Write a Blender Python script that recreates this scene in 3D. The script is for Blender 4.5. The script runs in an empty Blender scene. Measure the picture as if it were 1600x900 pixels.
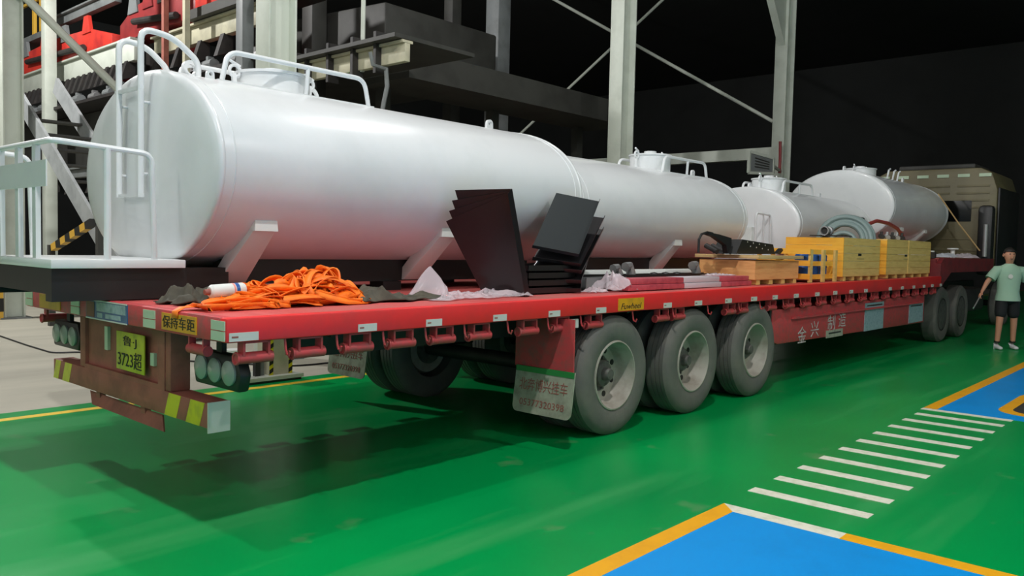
import bpy, bmesh, math, random
import numpy as np
from mathutils import Vector, Matrix
random.seed(7); PI = math.pi

# ------------------------------------------------------------------ camera
F_PX, YAW, PITCH, ROLL, CAM_H = 1274.0, 0.729815, -0.0515642, 0.0227932, 1.6
_fw = np.array([math.cos(PITCH)*math.cos(YAW), math.cos(PITCH)*math.sin(YAW), math.sin(PITCH)])
_r0 = np.array([math.sin(YAW), -math.cos(YAW), 0.0]); _u0 = np.cross(_r0, _fw)
_r = math.cos(ROLL)*_r0 + math.sin(ROLL)*_u0; _u = -math.sin(ROLL)*_r0 + math.cos(ROLL)*_u0
CAM = np.array([0, 0, CAM_H])
scene = bpy.context.scene
col = scene.collection
cd = bpy.data.cameras.new('camera'); cd.sensor_width = 36; cd.lens = F_PX/1600*36; cd.clip_end = 200
co = bpy.data.objects.new('camera', cd); col.objects.link(co)
co.matrix_world = Matrix(((_r[0], _u[0], -_fw[0], 0), (_r[1], _u[1], -_fw[1], 0), (_r[2], _u[2], -_fw[2], CAM_H), (0, 0, 0, 1)))
scene.camera = co
def _ray(x, y): return _fw + ((x-800)/F_PX)*_r - ((y-450)/F_PX)*_u
def onz(x, y, z=0.0): d = _ray(x, y); return CAM + (z-CAM_H)/d[2]*d
def ony(x, y, Y): d = _ray(x, y); return CAM + Y/d[1]*d
def onx(x, y, X): d = _ray(x, y); return CAM + X/d[0]*d
def proj(P):
    d = np.asarray(P, float)-CAM; w = d@_fw; return 800+F_PX*(d@_r)/w, 450-F_PX*(d@_u)/w

# ------------------------------------------------------------------ world, exposure
w = bpy.data.worlds.new('world'); scene.world = w; w.use_nodes = True
w.node_tree.nodes['Background'].inputs[0].default_value = (.9, 1, .95, 1)
w.node_tree.nodes['Background'].inputs[1].default_value = 0.012
vs = scene.view_settings
vs.view_transform = 'Standard'; vs.look = 'None'; vs.gamma = 1.0; vs.use_curve_mapping = False; vs.exposure = 0.48
# high-bay lamps of the hall, the sixth added to fill the near sides: position, watts, diffuser radius
LAMPS = [((1.5, 5.7, 9.4), 600, .14), ((1.6, .8, 9.4), 1350, .14), ((-6.5, 5.6, 9.4), 330, .14), ((-6.5, -3.0, 9.4), 280, .14), ((9.0, 6.4, 9.4), 330, .14), ((7.5, -3.5, 9.4), 620, .14), ((2.5, 18.0, 9.4), 2600, .14)]

# ------------------------------------------------------------------ helpers
def lin(c):
    c /= 255.0
    return c/12.92 if c <= 0.04045 else ((c+0.055)/1.055)**2.4
def rgb(r, g, b): return (lin(r), lin(g), lin(b), 1)
MATS = {}
def mat(name, c, rough=.5, metal=0.0, c2=None, scale=4.0, mix=(.45, .7), stretch=(1, 1, 1), bump=0.0, bscale=40, coat=0.0, alpha=None, trans=0.0, emit=0.0, spec=None):
    m = bpy.data.materials.new(name); m.use_nodes = True; nt = m.node_tree; N = nt.nodes; L = nt.links
    b = N['Principled BSDF']
    b.inputs['Base Color'].default_value = rgb(*c); b.inputs['Roughness'].default_value = rough; b.inputs['Metallic'].default_value = metal
    if coat: b.inputs['Coat Weight'].default_value = coat; b.inputs['Coat Roughness'].default_value = .08
    if spec is not None: b.inputs['Specular IOR Level'].default_value = spec
    if trans: b.inputs['Transmission Weight'].default_value = trans
    if alpha is not None: b.inputs['Alpha'].default_value = alpha
    if emit: b.inputs['Emission Color'].default_value = rgb(*c); b.inputs['Emission Strength'].default_value = emit
    if c2 is not None or bump:
        tc = N.new('ShaderNodeNewGeometry'); mp = N.new('ShaderNodeMapping'); mp.inputs['Scale'].default_value = stretch
        L.new(tc.outputs['Position'], mp.inputs['Vector'])
    if c2 is not None:
        nz = N.new('ShaderNodeTexNoise'); nz.inputs['Scale'].default_value = scale; nz.inputs['Detail'].default_value = 7; nz.inputs['Roughness'].default_value = .6
        L.new(mp.outputs[0], nz.inputs['Vector'])
        mr = N.new('ShaderNodeMapRange'); mr.inputs['From Min'].default_value = mix[0]; mr.inputs['From Max'].default_value = mix[1]
        L.new(nz.outputs['Fac'], mr.inputs['Value'])
        mx = N.new('ShaderNodeMix'); mx.data_type = 'RGBA'
        mx.inputs[6].default_value = rgb(*c); mx.inputs[7].default_value = rgb(*c2)
        L.new(mr.outputs[0], mx.inputs[0]); L.new(mx.outputs[2], b.inputs['Base Color'])
    if bump:
        nb = N.new('ShaderNodeTexNoise'); nb.inputs['Scale'].default_value = bscale; nb.inputs['Detail'].default_value = 4
        L.new(mp.outputs[0], nb.inputs['Vector'])
        bp = N.new('ShaderNodeBump'); bp.inputs['Strength'].default_value = bump; bp.inputs['Distance'].default_value = .02
        L.new(nb.outputs['Fac'], bp.inputs['Height']); L.new(bp.outputs[0], b.inputs['Normal'])
    MATS[name] = m
    return m
M = {}
M['white'] = mat('white_paint', (224, 227, 228), .28, c2=(214, 218, 219), scale=1.3, coat=.2)
M['whitem'] = mat('white_matt', (222, 226, 222), .5)
M['red'] = mat('red_paint', (232, 40, 42), .42, c2=(204, 50, 50), scale=2.5, mix=(.5, .8))
M['deck'] = mat('deck_paint', (205, 86, 84), .6, c2=(176, 108, 100), scale=1.6, mix=(.45, .75), bump=.08)
M['redold'] = mat('red_worn', (196, 66, 70), .55, c2=(146, 82, 78), scale=14, mix=(.45, .75))
M['rust'] = mat('rust_brown', (158, 92, 78), .7, c2=(128, 76, 64), scale=5, bump=.05)
M['black'] = mat('black_paint', (24, 25, 25), .45, c2=(32, 32, 31), scale=3)
M['blackg'] = mat('black_gloss', (28, 26, 28), .3, c2=(34, 31, 33), scale=2)
M['panelgrey'] = mat('panel_grey', (48, 52, 53), .3)
M['dark'] = mat('dark_steel', (40, 38, 37), .6, c2=(55, 50, 47), scale=4)
M['tyre'] = mat('tyre_rubber', (96, 95, 91), .75, c2=(116, 112, 104), scale=3.5, mix=(.4, .8), bump=.1, bscale=25)
M['rim'] = mat('rim_paint', (168, 163, 152), .5, c2=(138, 130, 118), scale=5)
M['hub'] = mat('hub_steel', (92, 90, 86), .6, c2=(60, 56, 52), scale=12)
M['refl'] = mat('reflector_white', (205, 205, 198), .35)
M['reflg'] = mat('reflector_pale_green', (180, 200, 172), .35)
M['yellow'] = mat('yellow_sheet', (226, 160, 22), .45, c2=(196, 140, 30), scale=9)
M['plate'] = mat('plate_yellow', (190, 190, 40), .5, c2=(165, 160, 50), scale=8)
M['stripe'] = mat('stripe_yellow', (208, 200, 22), .4, c2=(178, 170, 40), scale=10)
M['ink'] = mat('black_ink', (26, 26, 22), .6)
M['redink'] = mat('red_ink', (150, 90, 80), .7)
M['whiteink'] = mat('white_lettering', (200, 190, 190), .6, c2=(150, 110, 108), scale=20)
M['blue'] = mat('blue_sign', (62, 98, 140), .4)
M['paleblue'] = mat('pale_blue_sign', (150, 172, 178), .4, c2=(110, 140, 150), scale=25)
M['lens'] = mat('lamp_lens', (140, 150, 140), .25)
M['flap'] = mat('mud_flap_white', (165, 165, 148), .6, c2=(125, 125, 110), scale=7)
M['flapgreen'] = mat('mud_flap_green', (46, 132, 66), .5)
M['orange'] = mat('orange_webbing', (255, 128, 18), .6, c2=(230, 100, 16), scale=12)
M['tarp'] = mat('tarp_olive', (66, 64, 54), .8, c2=(86, 82, 68), scale=9)
M['plastic'] = mat('plastic_film', (232, 222, 228), .12, alpha=.38)
M['goose'] = mat('gooseneck_red_dimmed', (128, 40, 44), .6, c2=(96, 40, 42), scale=5)  # trailer red, darkened to paint in the dimness at the front end
M['stair'] = mat('stair_grey', (158, 162, 162), .5, c2=(136, 140, 140), scale=3)
M['wood'] = mat('plywood', (232, 172, 108), .6, c2=(212, 146, 86), scale=3, stretch=(1, 1, 9))
M['woodp'] = mat('pale_board', (206, 176, 122), .6, c2=(186, 156, 106), scale=4, stretch=(1, 1, 8))
M['ywood'] = mat('yellow_board', (250, 186, 62), .6, c2=(236, 160, 44), scale=3, stretch=(1, 1, 7))
M['owood'] = mat('olive_board', (224, 190, 112), .65, c2=(206, 170, 94), scale=3, stretch=(1, 1, 7))
M['bluedrum'] = mat('blue_drum', (34, 88, 160), .35)
M['hose'] = mat('grey_hose', (122, 140, 138), .45)
M['redhose'] = mat('red_hose', (150, 60, 56), .45)
M['steel'] = mat('bare_steel', (168, 168, 168), .35, metal=.6)
M['green'] = None
M['conc'] = mat('concrete', (172, 168, 152), .75, c2=(150, 147, 133), scale=.7, mix=(.35, .7), stretch=(.4, 1.6, 1))
M['yline'] = mat('yellow_line', (228, 190, 40), .5, c2=(200, 175, 60), scale=6)
M['oline'] = mat('orange_line', (238, 172, 26), .4, c2=(226, 160, 30), scale=5)
M['bluefl'] = mat('blue_floor', (0, 148, 228), .4, c2=(0, 130, 204), scale=.8, mix=(.5, .8))
M['wline'] = mat('white_line', (226, 226, 208), .5, c2=(200, 205, 180), scale=14)
M['column'] = mat('column_paint', (196, 202, 190), .5, c2=(180, 186, 174), scale=2)
M['grey'] = mat('grey_steel', (118, 122, 122), .5, c2=(96, 99, 98), scale=2)
M['dgrey'] = mat('dark_grey_steel', (58, 58, 54), .6, c2=(44, 43, 40), scale=2)
M['cream'] = mat('cream_beam', (190, 186, 160), .5, c2=(160, 156, 135), scale=3)
M['boom'] = mat('boom_red', (205, 58, 46), .45, c2=(165, 44, 44), scale=2.5)
M['boomd'] = mat('boom_dark_red', (140, 44, 44), .5, c2=(110, 36, 38), scale=3)
M['gyellow'] = mat('guard_yellow', (210, 165, 60), .5)
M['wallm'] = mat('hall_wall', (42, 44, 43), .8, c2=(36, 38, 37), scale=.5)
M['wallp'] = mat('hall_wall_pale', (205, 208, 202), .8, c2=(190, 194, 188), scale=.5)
M['cab'] = mat('cab_tan', (108, 100, 70), .5, c2=(94, 87, 60), scale=2)
M['glass'] = mat('dark_glass', (8, 9, 10), .1)
M['skin'] = mat('skin', (186, 132, 104), .55)
M['hair'] = mat('hair', (30, 24, 20), .6)
M['shirt'] = mat('shirt_green', (150, 182, 158), .8)
M['shorts'] = mat('shorts_black', (18, 20, 22), .8)
M['shoe'] = mat('shoe_white', (200, 202, 202), .6)
M['rope'] = mat('rope', (180, 150, 100), .8)
M['lampglow'] = mat('lamp_diffuser', (255, 250, 240), .5, emit=8.0)
M['bag'] = mat('white_bag', (200, 205, 212), .35)

ROOT = {}
def root_of(o):
    while o.parent: o = o.parent
    return o
def link(o): col.objects.link(o); return o
def tag(o, label=None, cat=None, group=None, kind=None):
    if label: o['label'] = label
    if cat: o['category'] = cat
    if group: o['group'] = group
    if kind: o['kind'] = kind
    return o
def thing(name, label, cat, loc, group=None):
    o = link(bpy.data.objects.new(name, None)); o.location = [float(v) for v in loc]; o.empty_display_size = .1
    return tag(o, label, cat, group)
V3 = lambda p: np.array([float(p[0]), float(p[1]), float(p[2])])
class MB:
    def __init__(s): s.v = []; s.f = []
    def add(s, vs, fs):
        n = len(s.v); s.v += [tuple(float(c) for c in p) for p in vs]; s.f += [tuple(i+n for i in f) for f in fs]; return s
    def hexa(s, P):   # 8 corners: bottom 4 ccw, top 4 ccw
        return s.add(P, [(3, 2, 1, 0), (4, 5, 6, 7), (0, 1, 5, 4), (1, 2, 6, 5), (2, 3, 7, 6), (3, 0, 4, 7)])
    def box(s, x0, x1, y0, y1, z0, z1):
        return s.hexa([(x0, y0, z0), (x1, y0, z0), (x1, y1, z0), (x0, y1, z0), (x0, y0, z1), (x1, y0, z1), (x1, y1, z1), (x0, y1, z1)])
    def bar(s, p0, p1, wd, ht, up=(0, 0, 1)):
        p0, p1 = V3(p0), V3(p1); d = p1-p0; d /= np.linalg.norm(d)
        up = V3(up); sd = np.cross(d, up)
        if np.linalg.norm(sd) < 1e-4: sd = np.cross(d, V3((1, 0, 0)))
        sd /= np.linalg.norm(sd); u = np.cross(sd, d); a = sd*wd/2; b = u*ht/2
        return s.hexa([p0-a-b, p0+a-b, p1+a-b, p1-a-b, p0-a+b, p0+a+b, p1+a+b, p1-a+b])
    def plate(s, quad, t):   # quad corners + thickness along normal (centred)
        q = [V3(p) for p in quad]; n = np.cross(q[1]-q[0], q[-1]-q[0]); n /= np.linalg.norm(n); n *= t/2
        k = len(q); P = [p-n for p in q]+[p+n for p in q]
        return s.add(P, [tuple(range(k-1, -1, -1)), tuple(range(k, 2*k))]+[(i, (i+1) % k, (i+1) % k+k, i+k) for i in range(k)])
    def prism(s, poly, d):    # poly: list of 3d points, extruded by vector d
        q = [V3(p) for p in poly]; d = V3(d); k = len(q)
        return s.add(q+[p+d for p in q], [tuple(range(k-1, -1, -1)), tuple(range(k, 2*k))]+[(i, (i+1) % k, (i+1) % k+k, i+k) for i in range(k)])
    def tube(s, path, r, n=10, closed=False, caps=True):
        P = [V3(p) for p in path]; m = len(P); rs = r if hasattr(r, '__len__') else [r]*m
        prev = None; rings = []
        for i in range(m):
            a = P[(i-1) % m] if (closed or i > 0) else P[i]; b = P[(i+1) % m] if (closed or i < m-1) else P[i]
            t = b-a; t /= max(np.linalg.norm(t), 1e-9)
            if prev is None:
                ref = V3((0, 0, 1)) if abs(t[2]) < .9 else V3((1, 0, 0)); x = np.cross(t, ref)
            else: x = prev-t*(prev@t)
            x /= np.linalg.norm(x); prev = x; y = np.cross(t, x)
            rings.append([P[i]+rs[i]*(math.cos(2*PI*k/n)*x+math.sin(2*PI*k/n)*y) for k in range(n)])
        vs = [p for q in rings for p in q]; fs = []
        for i in range(m if closed else m-1):
            j = (i+1) % m
            for k in range(n): fs.append((i*n+k, i*n+(k+1) % n, j*n+(k+1) % n, j*n+k))
        if caps and not closed: fs += [tuple(range(n-1, -1, -1)), tuple(range((m-1)*n, m*n))]
        return s.add(vs, fs)
    def cyl(s, p0, p1, r, n=20, r1=None): return s.tube([p0, p1], [r, r if r1 is None else r1], n)
    def lathe(s, prof, o, axis, n=48, ref=(0, 0, 1), ea=1, eb=1, closed=False):   # prof: (radius, along axis)
        o = V3(o); ax = V3(axis); ax /= np.linalg.norm(ax); x = np.cross(ax, V3(ref))
        if np.linalg.norm(x) < 1e-4: x = np.cross(ax, V3((1, 0, 0)))
        x /= np.linalg.norm(x); y = np.cross(x, ax); vs = []; fs = []; m = len(prof)
        for r, h in prof:
            for k in range(n):
                a = 2*PI*k/n; vs.append(o+ax*h+x*(ea*r*math.cos(a))+y*(eb*r*math.sin(a)))
        for i in range(m if closed else m-1):
            j = (i+1) % m
            for k in range(n): fs.append((i*n+k, i*n+(k+1) % n, j*n+(k+1) % n, j*n+k))
        if not closed:
            if prof[0][0] > 1e-6: fs.append(tuple(range(n-1, -1, -1)))
            if prof[-1][0] > 1e-6: fs.append(tuple(range((m-1)*n, m*n)))
        return s.add(vs, fs)
    def torus(s, c, R, r, axis, n=40, k=10, a0=0, a1=2*PI):
        c = V3(c); ax = V3(axis); ax /= np.linalg.norm(ax); x = np.cross(ax, V3((0, 0, 1)))
        if np.linalg.norm(x) < 1e-4: x = V3((1, 0, 0))
        x /= np.linalg.norm(x); y = np.cross(ax, x); full = abs(a1-a0-2*PI) < 1e-6
        pts = [c+R*(math.cos(a0+(a1-a0)*i/n)*x+math.sin(a0+(a1-a0)*i/n)*y) for i in range(n if full else n+1)]
        return s.tube(pts, r, k, closed=full)
    def build(s, name, material, parent=None, loc=None, label=None, cat=None, group=None, kind=None, bevel=0, smooth=.6, recalc=True):
        if loc is None:
            base = np.array(root_of(parent).location) if parent else np.zeros(3)
        else: base = V3(loc)
        me = bpy.data.meshes.new(name)
        me.from_pydata([(p[0]-base[0], p[1]-base[1], p[2]-base[2]) for p in s.v], [], s.f)
        if recalc or bevel:
            bm = bmesh.new(); bm.from_mesh(me)
            bmesh.ops.recalc_face_normals(bm, faces=bm.faces)
            if bevel: bmesh.ops.bevel(bm, geom=[e for e in bm.edges if e.is_manifold and e.calc_face_angle(0) > .5], offset=bevel, segments=2, affect='EDGES', profile=.5, clamp_overlap=True)
            bm.to_mesh(me); bm.free()
        if smooth:
            me.polygons.foreach_set('use_smooth', [True]*len(me.polygons)); me.set_sharp_from_angle(angle=smooth)
        me.materials.append(material)
        o = link(bpy.data.objects.new(name, me))
        if parent: o.parent = parent
        elif loc is not None: o.location = [float(c) for c in loc]
        return tag(o, label, cat, group, kind)
def copy_tree(o, parent=None, off=(0, 0, 0), label=None, top=True):
    c = link(o.copy()); c.parent = parent
    if top: c.location = Vector(o.location)+Vector(off)
    if label: c['label'] = label
    for ch in list(o.children): copy_tree(ch, c, top=False)
    return c
def arcpath(pts, rad=.06, n=6):    # polyline with rounded corners
    P = [V3(p) for p in pts]; out = [P[0]]
    for i in range(1, len(P)-1):
        a = P[i-1]-P[i]; b = P[i+1]-P[i]; la, lb = np.linalg.norm(a), np.linalg.norm(b); r = min(rad, la*.45, lb*.45)
        s0 = P[i]+a/la*r; s1 = P[i]+b/lb*r
        for k in range(n+1):
            t = k/n; out.append((1-t)**2*s0+2*t*(1-t)*P[i]+t*t*s1)
    return out+[P[-1]]
def text(name, body, parent, centre, xdir, up, height, material, width=None, shear=0.0):
    cu = bpy.data.curves.new(name, 'FONT'); cu.body = body; cu.align_x = 'CENTER'; cu.align_y = 'CENTER'; cu.size = 1; cu.extrude = .004; cu.shear = shear; cu.resolution_u = 2
    o = link(bpy.data.objects.new(name, cu)); dg = bpy.context.evaluated_depsgraph_get(); dg.update()
    me = bpy.data.meshes.new_from_object(o.evaluated_get(dg)); bpy.data.objects.remove(o)
    n = len(me.vertices)
    if n == 0: return None
    a = np.zeros(n*3); me.vertices.foreach_get('co', a); a = a.reshape(-1, 3)
    lo, hi = a.min(0), a.max(0); a -= (lo+hi)/2; sz = hi-lo
    sy = height/sz[1]; sx = width/sz[0] if width else sy
    xd = V3(xdir); xd /= np.linalg.norm(xd); ud = V3(up); ud -= xd*(ud@xd); ud /= np.linalg.norm(ud); nd = np.cross(xd, ud)
    base = np.array(root_of(parent).location); c = V3(centre)-base
    a = c+np.outer(a[:, 0]*sx, xd)+np.outer(a[:, 1]*sy, ud)+np.outer(a[:, 2]*.3, nd)
    me.vertices.foreach_set('co', a.ravel()); me.update(); me.name = name
    me.materials.clear(); me.materials.append(material)
    t = link(bpy.data.objects.new(name, me)); t.parent = parent
    return t

# ------------------------------------------------------------------ the hall
def green_floor():
    m = bpy.data.materials.new('green_epoxy'); m.use_nodes = True; N = m.node_tree.nodes; L = m.node_tree.links; b = N['Principled BSDF']
    g = N.new('ShaderNodeNewGeometry')
    def noise(scale, stretch, lo, hi):
        mp = N.new('ShaderNodeMapping'); mp.inputs['Scale'].default_value = stretch; L.new(g.outputs['Position'], mp.inputs['Vector'])
        nz = N.new('ShaderNodeTexNoise'); nz.inputs['Scale'].default_value = scale; nz.inputs['Detail'].default_value = 6; L.new(mp.outputs[0], nz.inputs['Vector'])
        mr = N.new('ShaderNodeMapRange'); mr.inputs['From Min'].default_value = lo; mr.inputs['From Max'].default_value = hi; L.new(nz.outputs['Fac'], mr.inputs['Value']); return mr.outputs[0]
    def mixc(fac, a, bcol):
        mx = N.new('ShaderNodeMix'); mx.data_type = 'RGBA'; L.new(fac, mx.inputs[0])
        if isinstance(a, tuple): mx.inputs[6].default_value = a
        else: L.new(a, mx.inputs[6])
        mx.inputs[7].default_value = bcol; return mx.outputs[2]
    c1 = mixc(noise(.5, (1, 1, 1), .35, .7), rgb(0, 152, 74), rgb(0, 136, 68))
    dust = noise(1.1, (.22, 1.7, 1), .54, .85)     # dusty tyre tracks run along the lane
    c2 = mixc(dust, c1, rgb(70, 155, 92))
    sp = noise(2.6, (1, 1, 1), .64, .78)
    c3 = mixc(sp, c2, rgb(80, 142, 88))
    L.new(c3, b.inputs['Base Color']); b.inputs['Specular IOR Level'].default_value = .2
    mr = N.new('ShaderNodeMapRange'); mr.inputs['To Min'].default_value = .28; mr.inputs['To Max'].default_value = .6; L.new(dust, mr.inputs['Value']); L.new(mr.outputs[0], b.inputs['Roughness'])
    return m
M['green'] = green_floor()
X0, X1, Y0, Y1, ZC = -10, 46, -8, 42, 12.0
fl = MB().box(X0, X1, Y0, Y1, -.2, 0).build('floor', M['conc'], kind='structure', loc=(0, 0, 0))
YL = 7.83
MB().box(X0, X1, Y0, YL+.35, 0, .002).build('green_coating', M['green'], fl)
MB().box(X0, X1, YL, YL+.11, .002, .004).build('yellow_line', M['yline'], fl)
BX, BY = 4.71, 2.37
# blue bays with their orange and white borders
def flat(name, pts, z0, z1, m): return MB().prism([(p[0], p[1], z0) for p in pts], (0, 0, z1-z0)).build(name, m, fl)
flat('blue_bay', [(X0, BY-.12), (X0, -7.9), (BX-.12, -7.9), (BX-.12, BY-.12)], .002, .004, M['bluefl'])
flat('orange_border', [(X0, BY), (X0, BY-.12), (BX-.12, BY-.12), (BX, BY)], .002, .0045, M['oline'])
e1 = onz(1325, 833)[1]
flat('white_border', [(BX, BY), (BX-.12, BY-.12), (BX-.12, e1), (BX, e1)], .002, .0045, M['wline'])
flat('orange_border', [(BX, e1), (BX-.12, e1), (BX-.12, -7.9), (BX, -7.9)], .002, .0045, M['oline'])
ST = [5.12, 5.52, 5.93, 6.34, 6.75, 7.16, 7.58, 8.0, 8.42, 8.82]
st0 = MB().box(0, .115, 1.61, 2.375, .002, .0045)
first = None
for x in ST:
    m_ = MB().box(x-.05, x+.065, 1.61, 2.385, .002, .0045).build('crosswalk_stripe', M['wline'], fl) if first is None else copy_tree(first, fl, (x-ST[0], 0, 0))
    first = first or m_
flat('crosswalk_stripe', [(9.12, 2.42), (9.12, 1.6), (9.22, 1.6), (9.22, 2.42)], .002, .0045, M['wline'])
flat('blue_bay', [(9.22, 2.29), (9.22, 1.0), (10.0, .4), (30, .4), (30, 2.29)], .002, .004, M['bluefl'])
flat('orange_border', [(9.22, 2.42), (9.22, 2.29), (30, 2.29), (30, 2.42)], .002, .0045, M['oline'])
# rounded orange kerb line round a manhole plate at the frame edge
mb = MB(); cc = (10.35, 1.42); pts = []
for (ox, oy) in ((.75, .18), (.75, -.3), (-.75, -.3), (-.75, .18)): pass
rr = lambda hw, hh, r: [(cc[0]+sx*(hw-r)+r*math.cos(a), cc[1]+sy*(hh-r)+r*math.sin(a)) for sx, sy, s in ((1, 1, 0), (-1, 1, 1), (-1, -1, 2), (1, -1, 3)) for a in [PI/2*(s+k/5) for k in range(6)]]
O, I = rr(.85, .42, .3), rr(.7, .3, .22); n = len(O)
mb.add([(p[0], p[1], .0048) for p in O]+[(p[0], p[1], .0048) for p in I]+[(p[0], p[1], .004) for p in O], [(i, (i+1) % n, n+(i+1) % n, n+i) for i in range(n)]+[(i, (i+1) % n, 2*n+(i+1) % n, 2*n+i) for i in range(n)])
mb.build('orange_border', M['oline'], fl)
flat('grey_plate', I, .004, .0046, M['dgrey'])
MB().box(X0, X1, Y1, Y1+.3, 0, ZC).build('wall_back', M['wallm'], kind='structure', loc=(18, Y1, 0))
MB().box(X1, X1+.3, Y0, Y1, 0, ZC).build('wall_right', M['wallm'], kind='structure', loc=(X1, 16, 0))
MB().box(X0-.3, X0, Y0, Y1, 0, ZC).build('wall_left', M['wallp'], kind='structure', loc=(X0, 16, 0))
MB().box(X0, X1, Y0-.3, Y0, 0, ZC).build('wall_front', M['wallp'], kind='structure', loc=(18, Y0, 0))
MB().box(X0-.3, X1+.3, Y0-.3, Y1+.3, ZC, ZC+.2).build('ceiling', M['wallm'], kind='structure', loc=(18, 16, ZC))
for i, (p, wt, r) in enumerate(LAMPS):
    t = thing('high_bay_lamp', 'round high bay lamp hanging from the dark hall ceiling', 'lamp', (p[0], p[1], p[2]), 'high bay lamps of the hall')
    MB().lathe([(0, .3), (.13, .3), (.13, .42), (.05, .5), (0, .5)], p, (0, 0, 1), 28).build('driver_housing', M['grey'], t)
    for k in range(3):
        a = 2*PI*k/3; MB().cyl((p[0]+.1*math.cos(a), p[1]+.1*math.sin(a), p[2]+.3), (p[0]+r*1.06*math.cos(a), p[1]+r*1.06*math.sin(a), p[2]), .008, 6).build('stay', M['grey'], t)
    MB().torus(p, r*1.06, .012, (0, 0, 1), 28, 6).build('guard_ring', M['grey'], t)
    MB().cyl((p[0], p[1], p[2]+.5), (p[0], p[1], ZC), .012, 8).build('cable', M['black'], t)
    # the globe itself gives the light
    ld = bpy.data.lights.new('lamp_light', 'POINT'); ld.shadow_soft_size = r; ld.energy = wt; ld.color = (1.0, .985, .975)
    lo = link(bpy.data.objects.new('lamp_light', ld)); lo.parent = t; lo.location = (0, 0, 0)

def hcolumn(label, x, y, wd, dp, tf=.03, z1=ZC, m='column', extra=None):
    t = thing('steel_column', label, 'column', (x, y, 0), 'steel columns of the hall')
    b = MB(); b.box(x-wd/2, x-wd/2+tf, y-dp/2, y+dp/2, 0, z1); b.build('flange', M[m], t, bevel=.004)
    b = MB(); b.box(x+wd/2-tf, x+wd/2, y-dp/2, y+dp/2, 0, z1); b.build('flange', M[m], t, bevel=.004)
    MB().box(x-wd/2+tf, x+wd/2-tf, y-tf*.7, y+tf*.7, 0, z1).build('web', M[m], t)
    MB().box(x-wd*.75, x+wd*.75, y-dp*.75, y+dp*.75, 0, .03).build('base_plate', M['grey'], t)
    return t
CY = 9.7
xB = ony(432, 50, CY)[0]; xC = ony(970, 200, CY)[0]; xD = ony(1224, 150, CY)[0]
cB = hcolumn('pale steel column behind the manway rail of the long white tank', xB, CY, .42, .32)
cC = hcolumn('pale steel column between the crossed diagonal braces', xC, CY, .46, .32)
cD = hcolumn('pale steel column with a framed notice board and haunch plate', xD, CY, .5, .35)
pA = onz(20, 497); cA = hcolumn('pale steel column with yellow and black base guard by the stairs', pA[0], pA[1], .36, .3)
q = pA; b = MB()
b.box(q[0]-.42, q[0]-.22, q[1]-.22, q[1]-.1, 0, .75).build('base_guard', M['gyellow'], cA)
MB().box(q[0]-.425, q[0]-.215, q[1]-.225, q[1]-.2, .15, .4).build('guard_band', M['ink'], cA)
# haunch on column D and a red rag hook
hz = ony(1200, 25, CY)[2]
MB().prism([(xD-.25, CY-.1, hz-.6), (xD-1.1, CY-.1, hz+.5), (xD-1.1, CY-.1, hz+1.0), (xD-.25, CY-.1, hz+1.0)], (0, .2, 0)).build('haunch', M['column'], cD)
z = ony(1218, 250, CY-.2)
MB().tube([(z[0], CY-.2, z[2]+.5), (z[0]+.03, CY-.2, z[2]), (z[0]+.03, CY-.2, z[2]-.35)], .04, 8).build('red_pipe', M['boomd'], cD)

def brace(label, pts, r, group, m='column', name='diagonal_brace'):
    b = MB(); b.cyl(pts[0], pts[1], r, 10)
    return b.build(name, M[m], loc=pts[0], label=label, cat='brace', group=group)
XD = xD
p1, p2 = onx(862, -3, XD-.02), onx(1208, 190, XD-.02); d = p1-p2
brace('thin steel brace sloping down to the column with the notice board', [p2, p2+d*1.35], .05, 'crossed wall braces')
p1, p2 = onx(812, 210, XD+.1), onx(1035, 0, XD+.1); d = p2-p1
brace('thin steel brace rising past the column over the tank tops', [p1-d*.12, p1+d*1.3], .045, 'crossed wall braces')
p1, p2 = onx(1212, 237, XD), onx(905, 258, XD)
MB().box(XD-.12, XD+.12, CY+.2, p2[1]+8, p1[2]-.2, p1[2]+.12).build('tie_beam', M['column'], loc=(XD, CY, p1[2]), label='pale horizontal tie beam reaching back from the notice board column', cat='beam')
# notice board fixed at column D
t = thing('notice_board', 'grey notice board in a pale frame beside the column', 'sign', (xD-1.05, CY-.3, 0))
a = ony(1171, 237, CY-.3); c = ony(1193, 272, CY-.3); e = ony(1170, 270, CY-.3)
nb = [np.array((a[0], CY-.3, e[2])), np.array((c[0], CY-.55, c[2])), np.array((c[0], CY-.55, a[2]-.1)), np.array((a[0], CY-.3, a[2]))]
MB().plate(nb, .04).build('board', M['grey'], t)
for i in range(4):
    MB().bar(nb[i], nb[(i+1) % 4], .07, .07).build('frame', M['column'], t)
for k in range(4):
    f0 = .72-k*.14; MB().bar(nb[0]*.8+nb[1]*.2+(nb[3]-nb[0])*f0+(0, -.03, 0), nb[0]*.2+nb[1]*.8+(nb[2]-nb[1])*f0+(0, -.03, 0), .01, .025).build('print_line', M['dgrey'], t)
MB().bar(nb[1]*.5+nb[2]*.5, (xD-.25, CY-.12, (nb[1][2]+nb[2][2])/2), .06, .06).build('arm', M['column'], t)

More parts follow.
